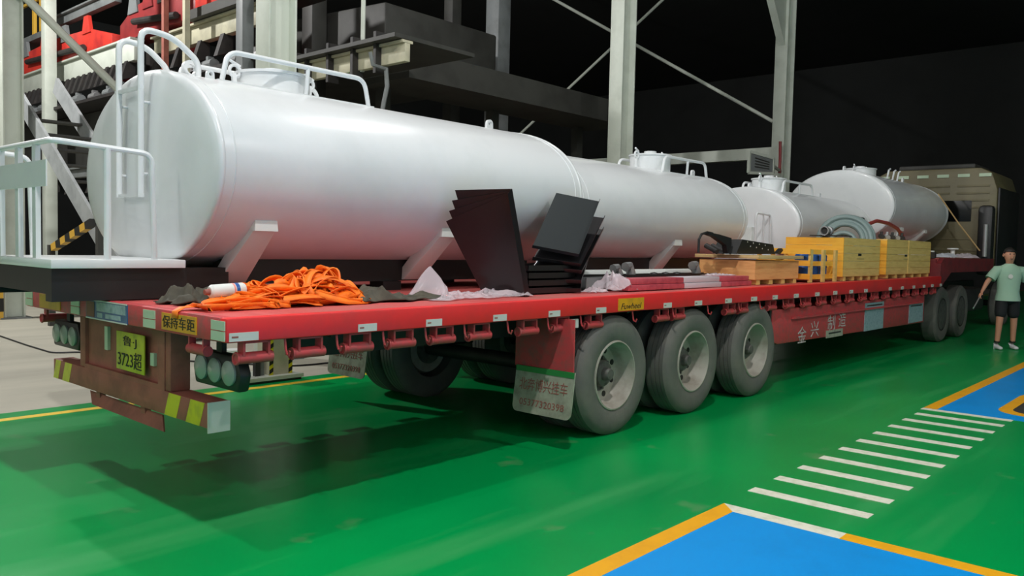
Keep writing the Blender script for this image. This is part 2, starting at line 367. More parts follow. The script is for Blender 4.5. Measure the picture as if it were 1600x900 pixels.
# ---------------- rack with stored red booms behind the tanks
RX = 8.0
def rackpost(px, X, label, wd=.26, m='grey', z1=9.0):
    Y = onx(px, 150, X)[1]
    b = MB(); b.box(X-wd/2, X+wd/2, Y-wd/2, Y+wd/2, 0, z1)
    return b.build('rack_post', M[m], loc=(X, Y, 0), label=label, cat='post', group='posts of the storage rack', bevel=.01), Y
_, yp1 = rackpost(77, RX-.45, 'pale grey rack post beside the stairs and the base guard column', .27, 'column')
_, yp2 = rackpost(382, RX-.45, 'blue grey rack post close to the column behind the tank rail', .22)
rackpost(490, RX+2.0, 'dark grey rack post under the short cream beam', .36, 'dgrey')
rackpost(705, RX+6.0, 'dark slim rack post below the dark walkway', .3, 'dgrey')
rackpost(776, RX+6.6, 'dark wide rack post at the end of the walkway', .42, 'grey')
def ybeam(name, label, X, ya, yb, za, zb, m, wd=.16, cat='beam', group=None, nb=0, bm='dark'):
    t = thing(name, label, cat, (X, ya, za), group)
    MB().box(X-wd/2, X+wd/2, ya, yb, za, zb).build('web', M[m], t, bevel=.01)
    MB().box(X-wd, X+wd, ya, yb, zb, zb+.04).build('flange', M[m], t)
    first = None
    for k in range(nb):
        y = ya+.3+(yb-ya-.6)*k/max(nb-1, 1)
        if first is None:
            y_0 = y; first = MB().prism([(X-wd/2-.16, y, za-.42), (X-wd/2-.02, y, za+.02), (X+wd/2, y, za+.02), (X+wd/2, y, za-.3)], (0, .14, 0)).build('bracket', M[bm], t)
        else: copy_tree(first, t, (0, y-y_0, 0))
    return t
ybeam('rack_beam', 'long pale rack beam with a row of dark brackets under it', RX, onx(215, 85, RX)[1], 26.2, 5.5, 5.95, 'column', nb=22)
ybeam('rack_beam', 'cream rack beam below the red boom beside the blue grey post', RX, onx(455, 0, RX)[1], onx(240, 80, RX)[1]-.2, 5.45, 5.78, 'cream', nb=6)
yE = onx(637, 75, RX)[1]
t = ybeam('rack_beam', 'short cream beam with dark stiffeners hanging above the tank', RX, yE, onx(462, 118, RX)[1], 4.28, 4.55, 'cream', wd=.1)
for px in (468, 490, 524, 562, 598):
    Y = onx(px, 90, RX)[1]; MB().box(RX-.16, RX+.05, Y-.03, Y+.03, 4.16, 4.78).build('stiffener', M['dark'], t)
MB().box(RX-.25, RX+1.4, yE, onx(462, 118, RX)[1], 4.6, 4.66).build('flange', M['dgrey'], t)
def boom(label, X, ya, yb, z0, h, m='boom', wd=.5, lugs=3, group='red steel booms on the rack'):
    t = thing('crane_boom', label, 'boom', (X, (ya+yb)/2, z0), group)
    # a boom tapers to both ends and carries lugs and dark cylinders
    L = yb-ya; prof = [(ya, .35), (ya+.18*L, .85), (ya+.5*L, 1), (ya+.8*L, .9), (yb, .5)]
    poly = [(X-wd/2, y, z0) for y, k in prof]+[(X-wd/2, y, z0+h*k) for y, k in reversed(prof)]
    MB().prism(poly, (wd, 0, 0)).build('body', M[m], t, bevel=.02)
    for k in range(lugs):
        y = ya+L*(.2+.6*k/max(1, lugs-1))
        MB().prism([(X-wd/2-.03, y-.25, z0+h*.7), (X-wd/2-.03, y-.12, z0+h*1.35), (X-wd/2-.03, y+.12, z0+h*1.35), (X-wd/2-.03, y+.25, z0+h*.7)], (.08, 0, 0)).build('lug', M['grey' if k % 2 else m], t)
    MB().cyl((X-wd/2-.08, ya+.2*L, z0+h*.15), (X-wd/2-.08, ya+.75*L, z0+h*.4), min(.07, h*.12), 10).build('cylinder', M['dark'], t)
    return t
zr = 5.996
boom('long bright red boom resting on the bracketed pale rack beam', RX+.1, 19.4, 26.4, zr, .62, lugs=4)
boom('dull red boom with grey lugs on the bracketed rack beam', RX+.2, 15.6, 19.2, zr, .75, 'boomd', lugs=4)
boom('bright red boom slanting above the cream rack beam', RX+.1, 12.2, 15.5, 6.02, .8, lugs=2)
MB().box(RX-.3, RX+.6, 12.2, 15.55, 5.83, 6.01).build('carrier_beam', M['dgrey'], loc=(RX, 14, 5.83), label='dark carrier beam under the bright slanting red boom', cat='beam')
MB().box(RX-.4, RX+1.0, 12.2, 26.5, 4.72, 4.79).build('rack_shelf', M['dark'], loc=(RX, 19, 4.72), label='dark shelf under the rows of rack brackets', cat='shelf')
boom('small red boom lying on the dark shelf behind the brackets', RX+.55, 13.0, 15.6, 4.79, .24, 'boom', lugs=1)
boom('small dull red boom lying deeper on the dark shelf', RX+.55, 15.9, 18.4, 4.79, .26, 'boomd', lugs=2)
random.seed(3)
for k in range(16):
    y = 13.2+k*.8; h = .14+.12*random.random()
    b = MB(); X = RX-.2+.1*random.random(); b.cyl((X, y-.16, 4.79+h/2), (X, y+.2, 4.79+h/2), h/2, 10); b.box(X-.06, X+.06, y-.02, y+.06, 4.79, 4.84+h)
    b.build('machined_part', M['grey' if k % 3 else 'steel'], loc=(X, y, 4.79), label='small steel part lying at the edge of the dark shelf', cat='steel part', group='steel parts along the rack shelf')
# lower rack level
ybeam('rack_beam', 'low dark rack beam behind the first tank head', RX, 15.0, 26.2, 3.05, 3.25, 'grey', nb=9)
MB().box(RX+.3, RX+.4, 13.0, 27.0, 3.3, 4.7).build('back_panel', M['dgrey'], loc=(RX+.35, 20, 3.3), label='dark backing panel below the bracketed rack shelf', cat='panel')
# upper duct and dark walkway
MB().prism([(RX+2.3, 12.7, 5.1), (RX+2.3, 18, 5.1), (RX+2.3, 18, 6.6), (RX+2.3, 12.7, 6.3)], (3.2, 0, 0)).build('duct', M['dgrey'], loc=(RX+3, 14, 5.1), label='big dark duct above the short cream beam', cat='duct', bevel=.05)
a = ony(640, 78, 11.0); c = ony(790, 112, 11.0)
t = thing('walkway', 'dark grey walkway running back beyond the short cream beam', 'walkway', (a[0], 11, 4.5))
MB().box(a[0], a[0]+7, 11, 12.4, 4.5, 4.75).build('deck', M['dgrey'], t)
for k in range(3): MB().box(a[0]+.3+k*3.0, a[0]+.5+k*3.0, 12.1, 12.3, 0, 4.5).build('leg', M['dgrey'], t)
MB().box(a[0], a[0]+7, 11, 11.06, 4.75, 5.0).build('toe_board', M['dgrey'], t)
MB().box(a[0]+.6, a[0]+6.6, 12.5, 13.0, 3.2, 3.45).build('red_beam', M['boomd'], loc=(a[0]+3, 12.7, 3.2), label='dim red beam in the dark under the walkway', cat='beam')
p = ony(566, 112, 10.4); p2 = ony(566, -40, 10.4)
MB().cyl(p, (p[0]+.05, 10.4, ZC), .035, 8).build('hanging_pipe', M['column'], loc=p, label='thin pale pipe hanging down above the short cream beam', cat='pipe')
b = MB(); P0 = ony(603, 108, 9.75)
b.tube([P0, P0+(-.25, 0, .02), P0+(-.3, 0, .2)], .03, 8); b.tube([P0+(0, 0, .02), P0+(.03, 0, -.25), P0+(-.03, 0, -.5), P0+(-.08, 0, -.75)], .035, 8)
b.build('cable_drop', M['grey'], loc=P0, label='short grey cable loop dangling under the cream beam', cat='cable')
# diagonal brace from the base guard column, stairs and yellow guard rail
a = ony(38, -6, pA[1]-.25); c = ony(187, 142, pA[1]-.25); d = c-a
brace('pale diagonal brace crossing in front of the bracketed rack beam', [a-d*.05, a+d*2.2], .08, 'stair side braces')
t = thing('steel_stairs', 'grey steel stairs with wide stringers behind the tank platform', 'stairs', (5.6, 14, 0))
sa, sb = onx(50, 195, 5.6), onx(165, 385, 5.6)
for X in (5.6, 6.5):
    a_ = np.array((X, sa[1], sa[2]+.1)); b_ = np.array((X, sb[1], sb[2])); dd = (b_-a_); b2 = a_+dd*(a_[2]-.02)/(a_[2]-b_[2])
    MB().bar(a_-dd*.4, b2, .06, .34, up=(0, 0, 1)).build('stringer', M['stair'], t)
a_ = np.array((5.63, sa[1], sa[2]+.1)); 
for k in range(13):
    p = a_+dd*(k/12)*(a_[2]-.1)/(a_[2]-b_[2]); MB().box(5.63, 6.47, p[1]-.14, p[1]+.14, p[2]-.02, p[2]+.02).build('tread', M['dgrey'], t)
g0 = onx(90, 383, 5.3); g1 = onx(152, 343, 5.3)
t = thing('barrier_bar', 'yellow and black striped bar leaning behind the tank head', 'barrier', (5.3, g0[1], 0))
for k in range(8):
    MB().bar(g0+(g1-g0)*(k/8-.1), g0+(g1-g0)*((k+1)/8-.1), .1, .12).build('band', M['gyellow' if k % 2 == 0 else 'ink'], t)
MB().box(5.25, 5.35, g0[1]+.25, g0[1]+.35, 0, g0[2]).build('post', M['dgrey'], t)
MB().box(5.25, 5.35, g1[1]-.15, g1[1]-.05, 0, g1[2]-.1).build('post', M['dgrey'], t)
MB().box(6.9, 7.8, 13.2, 14.2, 0, 1.75).build('machine_cabinet', M['boomd'], loc=(7.3, 13.7, 0), label='dark red machine cabinet low behind the tank head', cat='cabinet', bevel=.03)
t = thing('guard_rail', 'yellow guard rail high up beside the base guard column', 'railing', (RX, 26, 6.2))
ga, gb = onx(30, 40, RX), onx(66, 35, RX)
for px in (32, 54, 65): 
    p = onx(px, 44, RX); MB().box(RX-.04, RX+.04, p[1]-.06, p[1]+.06, 7.0, 8.6).build('post', M['gyellow'], t)
for zz in (7.9, 8.55): MB().box(RX-.03, RX+.03, 24.2, 28, zz, zz+.07).build('rail', M['gyellow'], t)
MB().box(RX-.1, RX+2, 23.9, 30, 6.85, 7.0).build('platform', M['grey'], t)
ybeam('rack_beam', 'grey rack beam high above the long bright red boom', RX, 19.4, 23.7, 6.95, 7.15, 'grey', nb=0)
for px, lab in ((258, 'slim brown pole rising beside the ladder hoop'), (291, 'slim tan pole standing before the slanting red boom')):
    Y = onx(px, 40, RX-.5)[1]; MB().box(RX-.55, RX-.45, Y-.05, Y+.05, 0, 9).build('rack_pole', M['cream' if px > 270 else 'rust'], loc=(RX-.5, Y, 0), label=lab, cat='pole')
for k in range(5):
    y_ = 15.2+k*1.9; b = MB(); b.cyl((RX+1.5, y_, 6.55), (RX+1.5, y_+1.5, 6.75), .13, 12); b.cyl((RX+1.5, y_+1.5, 6.75), (RX+1.5, y_+1.85, 6.8), .06, 10); b.box(RX+1.35, RX+1.65, y_-.1, y_+.12, 5.1, 6.7)
    b.build('hydraulic_cylinder', M['dark' if k % 2 else 'boomd'], loc=(RX+1.5, y_, 5.1), label='stored %s hydraulic cylinder on a stand behind the red booms' % ('dark grey' if k % 2 else 'dull red'), cat='cylinder', group='cylinders behind the booms')
MB().box(RX+1.1, RX+2.2, 12.2, 26.5, 4.95, 5.1).build('rack_shelf', M['dark'], loc=(RX+1.6, 19, 4.95), label='rear dark shelf carrying the stored hydraulic cylinders', cat='shelf')

# ------------------------------------------------------------------ the trailer
TR, TF = 2.155, 15.62           # rear and front of the low deck
TY0, TY1 = 3.91, 6.90
DK = lambda x: 1.19+.0036*(x-TR)
RB = 1.058
tr = thing('flatbed_trailer', 'long red flatbed trailer with three axles carrying the white tanks', 'trailer', (TR, 5.405, 0))
def slab(x0, x1, y0, y1, b0, t0, b1, t1): return [(x0, y0, b0), (x1, y0, b1), (x1, y1, b1), (x0, y1, b0), (x0, y0, t0), (x1, y0, t1), (x1, y1, t1), (x0, y1, t0)]
MB().hexa(slab(TR+.08, TF, TY0+.07, TY1-.07, DK(TR)-.05, DK(TR)-.003, DK(TF)-.05, DK(TF)-.003)).build('deck_plate', M['deck'], tr)
near = MB().hexa(slab(TR, TF, TY0, TY0+.07, RB, DK(TR), RB, DK(TF))).build('side_rail', M['red'], tr, bevel=.012)
far = MB().hexa(slab(TR, TF, TY1-.07, TY1, RB, DK(TR), RB, DK(TF))).build('side_rail', M['red'], tr, bevel=.012)
rear = MB().box(TR, TR+.08, TY0+.07, TY1-.07, RB, DK(TR)).build('rear_beam', M['redold'], tr, bevel=.01)
for y in (4.75, 6.05):
    MB().box(TR+.95, TF, y-.09, y+.09, .82, RB+.08).build('frame_beam', M['dark'], tr)
xs = np.arange(2.9, 15.4, .62); c0 = None
for x in xs:
    o = MB().box(x-.04, x+.04, TY0+.07, TY1-.07, RB-.02, RB+.07).build('cross_member', M['dark'], tr) if c0 is None else copy_tree(c0, tr, (x-xs[0], 0, 0))
    c0 = c0 or o
# reflective stickers on the near rail
for px, py, L in ((381, 527, .17), (574, 513, .14), (678, 505, .14), (781, 497, .14), (866, 491, .14), (939, 485, .14), (1043, 477, .14), (1091, 474, .14), (1138, 471, .14), (1178, 468, .14), (1211, 464, .13), (1244, 461, .13), (1277, 459, .13), (1305, 456, .13), (1330, 455, .13), (1353, 453, .13), (1391, 450, .13), (1410, 449, .12), (1428, 447, .12), (1444, 446, .12), (1457, 446, .12), (1470, 445, .12)):
    p = ony(px, py, TY0)
    s_ = MB().box(p[0]-L/2, p[0]+L/2, TY0-.004, TY0+.001, 1.066, 1.112).build('reflective_sticker', M['refl'], tr)
    MB().box(p[0]-L*.42, p[0]-L*.2, TY0-.0055, TY0-.004, 1.085, 1.094).build('print_mark', M['redink'], s_)
# rear stickers and boards (on the rear beam face)
def rearplate(name, px0, px1, m, z0=None, z1=None, label=None, x=TR, th=.006):
    ya, yb = onx(px0, 500, x)[1], onx(px1, 500, x)[1]
    return MB().box(x-th, x+.001, min(ya, yb), max(ya, yb), z0, z1).build(name, m, tr, label=label)
for a, b in ((331, 352), (225, 243), (112, 125), (41, 52)):
    for zz in (1.068, 1.123): rearplate('reflective_sticker', a, b, M['reflg'], zz, zz+.05)
yp = rearplate('warning_plate', 254, 308, M['yellow'], 1.075, 1.172)
ym = (onx(254, 500, TR)[1]+onx(308, 500, TR)[1])/2
text('lettering', '保持车距', yp, (TR-.007, ym, 1.124), (0, -1, 0), (0, 0, 1), .07, M['ink'], width=.38)
rearplate('warning_plate', 63, 95, M['yellow'], 1.07, 1.172)
sg = rearplate('rear_sign', 136, 200, M['blue'], 1.062, 1.182, 'blue and pale sign board with a white edge')
ya, yb = onx(136, 500, TR)[1], onx(200, 500, TR)[1]
for (f0, f1, g0_, g1_, mm) in ((.28, .97, .45, .93, 'paleblue'), (.3, .42, .1, .36, 'paleblue'), (.5, .86, .12, .36, 'paleblue'), (.02, .22, .08, .92, 'redink')):
    MB().box(TR-.009, TR-.006, ya+(yb-ya)*f1, ya+(yb-ya)*f0, 1.062+.12*g0_, 1.062+.12*g1_).build('print_panel', M[mm], sg)
for zz in (1.058, 1.178): MB().box(TR-.009, TR-.004, yb, ya, zz, zz+.008).build('edge', M['refl'], sg)
# rear underrun frame, plate, bumper
BXr = 2.3
fy0, fy1 = onx(273, 580, BXr)[1], onx(131, 540, BXr)[1]
fr = MB(); fr.box(BXr, BXr+.05, fy0+.01, fy1-.01, .6, RB)
fr.build('rear_panel', M['rust'], tr)
for y0, y1 in ((fy0, fy0+.07), (fy1-.09, fy1)): MB().box(BXr-.026, BXr+.1, y0, y1, .672, RB).build('frame_post', M['rust'], tr, bevel=.006)
MB().box(BXr-.03, BXr, fy0+.07, fy1-.09, .665, .7).build('lower_lip', M['rust'], tr)
MB().box(BXr-.03, BXr+.02, fy0+.07, fy0+.16, .7, RB).build('side_lip', M['rust'], tr)
by0, by1 = onx(333, 650, BXr)[1], onx(91, 575, BXr)[1]
bm_ = MB().box(BXr-.032, BXr+.11, by0, by1, .525, .67).build('bumper', M['rust'], tr, bevel=.006)
def bstripe(f0, f1):
    y0, y1 = by0+(by1-by0)*f0, by0+(by1-by0)*f1; sl = .06
    MB().prism([(BXr-.034, y0+sl, .527), (BXr-.034, y1+sl, .527), (BXr-.034, y1, .668), (BXr-.034, y0, .668)], (.006, 0, 0)).build('reflective_stripe', M['stripe'], bm_)
for f0, f1 in ((.015, .085), (.135, .2), (.845, .9), (.935, .975)): bstripe(f0, f1)
MB().box(BXr-.035, BXr+.1, by0-.01, by0, .5, .675).build('end_plate', M['refl'], bm_)
# bent lower plate
lp = [onx(142, 610, BXr+.02), onx(145, 632, BXr-.02), onx(257, 675, BXr-.02), onx(255, 648, BXr+.02)]
MB().plate(lp, .012).build('lower_plate', M['rust'], tr)
for px in (158, 228):
    p = onx(px, 620, BXr+.02); MB().box(BXr, BXr+.04, p[1]-.03, p[1]+.03, .45, .53).build('hanger', M['rust'], tr)
# licence plate
a, c = onx(183, 517, BXr-.04), onx(226, 570, BXr-.04)
lpz0, lpz1 = c[2]-.0, onx(183, 516, BXr-.04)[2]
pl = MB().box(BXr-.045, BXr-.035, c[1], a[1], .735, .985).build('licence_plate', M['plate'], tr, bevel=.002)
ym = (a[1]+c[1])/2; wy = a[1]-c[1]
text('lettering', '鲁·J', pl, (BXr-.047, ym-.0, .925), (0, -1, 0), (0, 0, 1), .075, M['ink'], width=wy*.5)
text('lettering', '3723超', pl, (BXr-.047, ym, .81), (0, -1, 0), (0, 0, 1), .11, M['ink'], width=wy*.86)
for px in (168, 240):
    p = onx(px, 535, BXr-.01); MB().box(BXr-.02, BXr, p[1]-.025, p[1]+.025, .83 if px < 200 else .8, .99 if px < 200 else .88).build('reflector', M['reflg'], tr)
# tail lights
def tail(yc, z):
    b = MB(); pts = [(BXr+.0, yc-.24, z-.1), (BXr, yc+.24, z-.1), (BXr, yc+.27, z), (BXr, yc+.22, z+.1), (BXr, yc-.22, z+.1), (BXr, yc-.27, z)]
    o = b.prism(pts, (.07, 0, 0)).build('tail_light', M['black'], tr, bevel=.015)
    for k in (-1, 0, 1):
        MB().lathe([(.07, 0), (.07, -.012), (.058, -.02), (0, -.026)], (BXr, yc+k*.155, z), (1, 0, 0), 24).build('lens', M['lens'], o)
    MB().box(BXr+.02, BXr+.05, yc-.03, yc+.03, z+.09, RB).build('hanger', M['dark'], o)
tc = onx(337, 578, BXr); tail(tc[1], tc[2]); tc2 = onx(112, 527, BXr); tail(TY0+TY1-tc[1], tc[2])
# lashing winches under the near rail
def winch(x, tilt=0):
    w = MB(); z = .965
    o = w.cyl((x-.105, TY0+.06, z), (x+.105, TY0+.06, z), .032, 16).build('lashing_winch', M['redold'], tr)
    b = MB()
    for s in (-1, 1): b.box(x+s*.075-.007, x+s*.075+.007, TY0+.03, TY0+.09, z, RB+.002)
    b.box(x-.08, x+.08, TY0+.03, TY0+.09, RB-.012, RB+.002); b.build('bracket', M['redold'], o)
    MB().torus((x-.106, TY0+.06, z), .03, .008, (1, 0, 0), 16, 6).build('ratchet_ring', M['redold'], o)
    return o
WX = [ony(x, y, 3.97)[0] for x, y in ((397, 555), (481, 548), (558, 545), (626, 537), (690, 531), (748, 524), (824, 515), (875, 510), (927, 505), (1033, 496), (1058, 494), (1139, 485), (1159, 484))]
WX += list(np.arange(8.85, 15.5, .5))
w0 = winch(WX[0])
for x in WX[1:]: copy_tree(w0, tr, (x-WX[0], 0, 0))
for x in WX[:8]: copy_tree(w0, tr, (x-WX[0], TY1-TY0-.12, 0))
# rope hooks between the winches
def hook(x):
    z = RB; return MB().tube([(x, TY0+.03, z), (x, TY0+.02, z-.06), (x+.005, TY0+.015, z-.085), (x, TY0-.01, z-.09), (x, TY0-.02, z-.065)], .007, 8).build('rope_hook', M['redold'], tr)
HX = [(WX[i]+WX[i+1])/2 for i in range(0, 20)]
h0 = hook(HX[0])
for x in HX[1:]: copy_tree(h0, tr, (x-HX[0], 0, 0))
# winch at the rear corner, facing back
b = MB(); p = onx(311, 553, TR+.05)
o = b.cyl((TR+.05, p[1]-.1, .985), (TR+.05, p[1]+.1, .985), .03, 14).build('lashing_winch', M['redold'], tr)
b = MB()
for s in (-1, 1): b.box(TR+.03, TR+.07, p[1]+s*.08-.007, p[1]+s*.08+.007, .985, RB+.01)
b.build('bracket', M['redold'], o)
# yellow maker plate on the rail
a, c = ony(966, 465, TY0), ony(1005, 487, TY0)
mp_ = MB().box(a[0], c[0], TY0-.005, TY0+.001, 1.07, 1.175).build('maker_plate', M['yellow'], tr)
text('lettering', 'Fuwheel', mp_, ((a[0]+c[0])/2, TY0-.0055, 1.108), (1, 0, 0), (0, 0, 1), .05, M['ink'], width=(c[0]-a[0])*.8, shear=.3)
# wheels: tyre > rim, hub, bolts
WC = [ony(965, 588, TY0+.02)[0], 0, 0]; WC[1] = ony(1087, 566, TY0+.02)[0]; WC[2] = ony(1184, 545, TY0+.02)[0]
WR = .513
def wheel(x, y, out=-1):
    # profile of a worn ribbed tyre, axis Y ; h measured outwards from the outer sidewall
    d = (0, -out, 0); prof = [(.30, .018), (.335, .004), (.40, -.004), (.455, .004), (.492, .022), (.508, .045)]
    for k in range(4):
        h = .05+k*.047; prof += [(WR, h), (WR, h+.037), (WR-.012, h+.039), (WR-.012, h+.045)]
    prof += [(WR, .238), (.508, .243), (.49, .262), (.45, .28), (.335, .278), (.30, .265)]
    o = MB().lathe(prof, (x, y, WR), d, 64, closed=True).build('tire', M['tyre'], tr)
    rp = [(.302, .02), (.298, .008), (.287, .006), (.283, .02), (.272, .05), (.262, .15), (.245, .185), (.16, .19), (.155, .2), (.16, .205), (.25, .2), (.272, .16), (.29, .05)]
    MB().lathe(rp, (x, y, WR), d, 48, closed=True).build('rim', M['rim'], o)
    hb = [(0, .06), (.045, .062), (.055, .075), (.06, .12), (.105, .125), (.115, .14), (.12, .19), (.165, .2), (.165, .22), (0, .22)]
    MB().lathe(hb, (x, y, WR), d, 28).build('hub', M['hub'], o)
    b = MB()
    for k in range(10):
        a = 2*PI*k/10; c = (x+.14*math.cos(a), y-out*.17, WR+.14*math.sin(a)); b.cyl(c, (c[0], c[1]-out*.04, c[2]), .014, 8)
    b.build('wheel_bolts', M['hub'], o)
    b = MB()
    for k in range(8):
        a = 2*PI*(k+.5)/8; c = (x+.205*math.cos(a), y-out*.183, WR+.205*math.sin(a)); b.cyl(c, (c[0], c[1]-out*.012, c[2]), .026, 12)
    b.build('vent_holes', M['ink'], o)
    return o
wh = wheel(WC[0], TY0+.03)
for i in range(3):
    for dy in (0, .345):
        if i or dy: copy_tree(wh, tr, (WC[i]-WC[0], dy, 0))
wf = wheel(WC[0], TY1-.03, 1)
for i in range(3):
    for dy in (0, -.345):
        if i or dy: copy_tree(wf, tr, (WC[i]-WC[0], dy, 0))
for x in WC:
    MB().cyl((x, TY0+.3, WR), (x, TY1-.3, WR), .07, 14).build('axle', M['dark'], tr)
    for y in (4.75, 6.05): MB().box(x-.35, x+.35, y-.04, y+.04, WR+.06, .82).build('leaf_spring', M['dark'], tr)
# mud flaps
def mudflap(xc, ya, yb):
    t1 = MB().box(xc-.006, xc+.006, ya, yb, .62, RB-.02).build('mud_guard', M['redold'], tr)
    x = xc-.03; r = .05; P = []
    y0, y1, z0, z1 = ya-.03, yb-.03, .26, .63
    for cy_, cz_, s in ((y0+r, z0+r, 2), (y1-r, z0+r, 3)):
        for k in range(5): a = PI/2*(s+k/4); P.append((x+.05, cy_+r*math.cos(a), cz_+r*math.sin(a)))
    P += [(x, y1, z1), (x, y0, z1)]
    P = [(xc-.02-.05*(1-(p[2]-z0)/(z1-z0)), p[1], p[2]) for p in P]
    f = MB().prism(P, (.01, 0, 0)).build('mud_flap', M['flap'], tr)
    MB().box(xc-.03, xc-.012, y0+.005, y1-.005, .585, .63).build('green_band', M['flapgreen'], f)
    up = (.05, 0, z1-z0)
    def onf(z): return xc-.022-.05*(1-(z-z0)/(z1-z0))
    text('lettering', '北奔博兴挂车', f, (onf(.49), (y0+y1)/2, .49), (0, -1, 0), up, .1, M['redink'], width=(y1-y0)*.82)
    text('lettering', '05377320398', f, (onf(.345), (y0+y1)/2, .345), (0, -1, 0), up, .055, M['redink'], width=(y1-y0)*.76)
MX = 5.02
ya, yb = onx(897, 560, MX)[1], onx(806, 560, MX)[1]
mudflap(MX, ya, yb)
mudflap(MX, TY0+TY1-yb, TY0+TY1-ya)
MB().box(5.1, 5.2, TY0+.02, TY0+.05, .96, 1.03).build('side_marker', M['refl'], tr)
# side box between axles and gooseneck
SX0, SX1, SY = 9.0, 15.0, 4.0
sb_ = MB().prism([(SX0+.15, SY, .52), (SX1, SY, .46), (SX1, SY, .93), (SX0-.02, SY, .93), (SX0-.02, SY, .56)], (0, .45, 0)).build('side_box', M['redold'], tr, bevel=.015)
MB().box(SX0+.5, SX1-.2, SY-.03, SY, .8, .825).build('step_rail', M['redold'], sb_)
for px, py, ch in ((1253, 523, '金'), (1273, 514, '兴'), (1299, 504, '制'), (1316, 499, '造')):
    p = ony(px, py, SY-.004); text('lettering', ch, sb_, (p[0], SY-.005, p[2]), (1, 0, 0), (0, 0, 1), .2, M['whiteink'], width=.26)
for a, c, m in (((1352, 474), (1379, 520), 'paleblue'), ((1421, 475), (1441, 506), 'paleblue'), ((1291, 517), (1316, 535), 'flap')):
    A, C_ = ony(*a, SY-.004), ony(*c, SY-.004); z1 = min(A[2], .92); z0 = max(C_[2], .49)
    nn = MB().box(A[0], C_[0], SY-.006, SY+.001, z0, z1).build('notice', M[m], sb_)
    MB().box(A[0]+.08, C_[0]-.08, SY-.008, SY-.006, z1-.05, z1-.03).build('print_line', M['dgrey'], nn)
MB().box(SX0-.1, SX0-.05, SY, SY+.06, .5, RB).build('support_post', M['dark'], tr)
# gooseneck
GX1, GZ = 19.65, 1.56
MB().prism([(TF, TY0+.02, RB+.02), (TF+.1, TY0+.02, RB), (TF+.7, TY0+.02, 1.3), (GX1, TY0+.02, 1.3), (GX1, TY0+.02, GZ), (TF+.2, TY0+.02, GZ), (TF, TY0+.02, GZ-.1)], (0, .08, 0)).build('gooseneck_rail', M['goose'], tr)
MB().prism([(TF, TY1-.1, RB+.02), (TF+.1, TY1-.1, RB), (TF+.7, TY1-.1, 1.3), (GX1, TY1-.1, 1.3), (GX1, TY1-.1, GZ), (TF+.2, TY1-.1, GZ), (TF, TY1-.1, GZ-.1)], (0, .08, 0)).build('gooseneck_rail', M['goose'], tr)
MB().box(TF+.05, GX1, TY0+.1, TY1-.1, GZ-.06, GZ-.005).build('gooseneck_deck', M['deck'], tr)
MB().box(TF, TF+.05, TY0+.1, TY1-.1, RB, GZ-.02).build('gooseneck_riser', M['goose'], tr)
MB().cyl((17.2, 5.4, .9), (17.2, 5.4, GZ-.06), .2, 16).build('king_pin', M['dark'], tr)

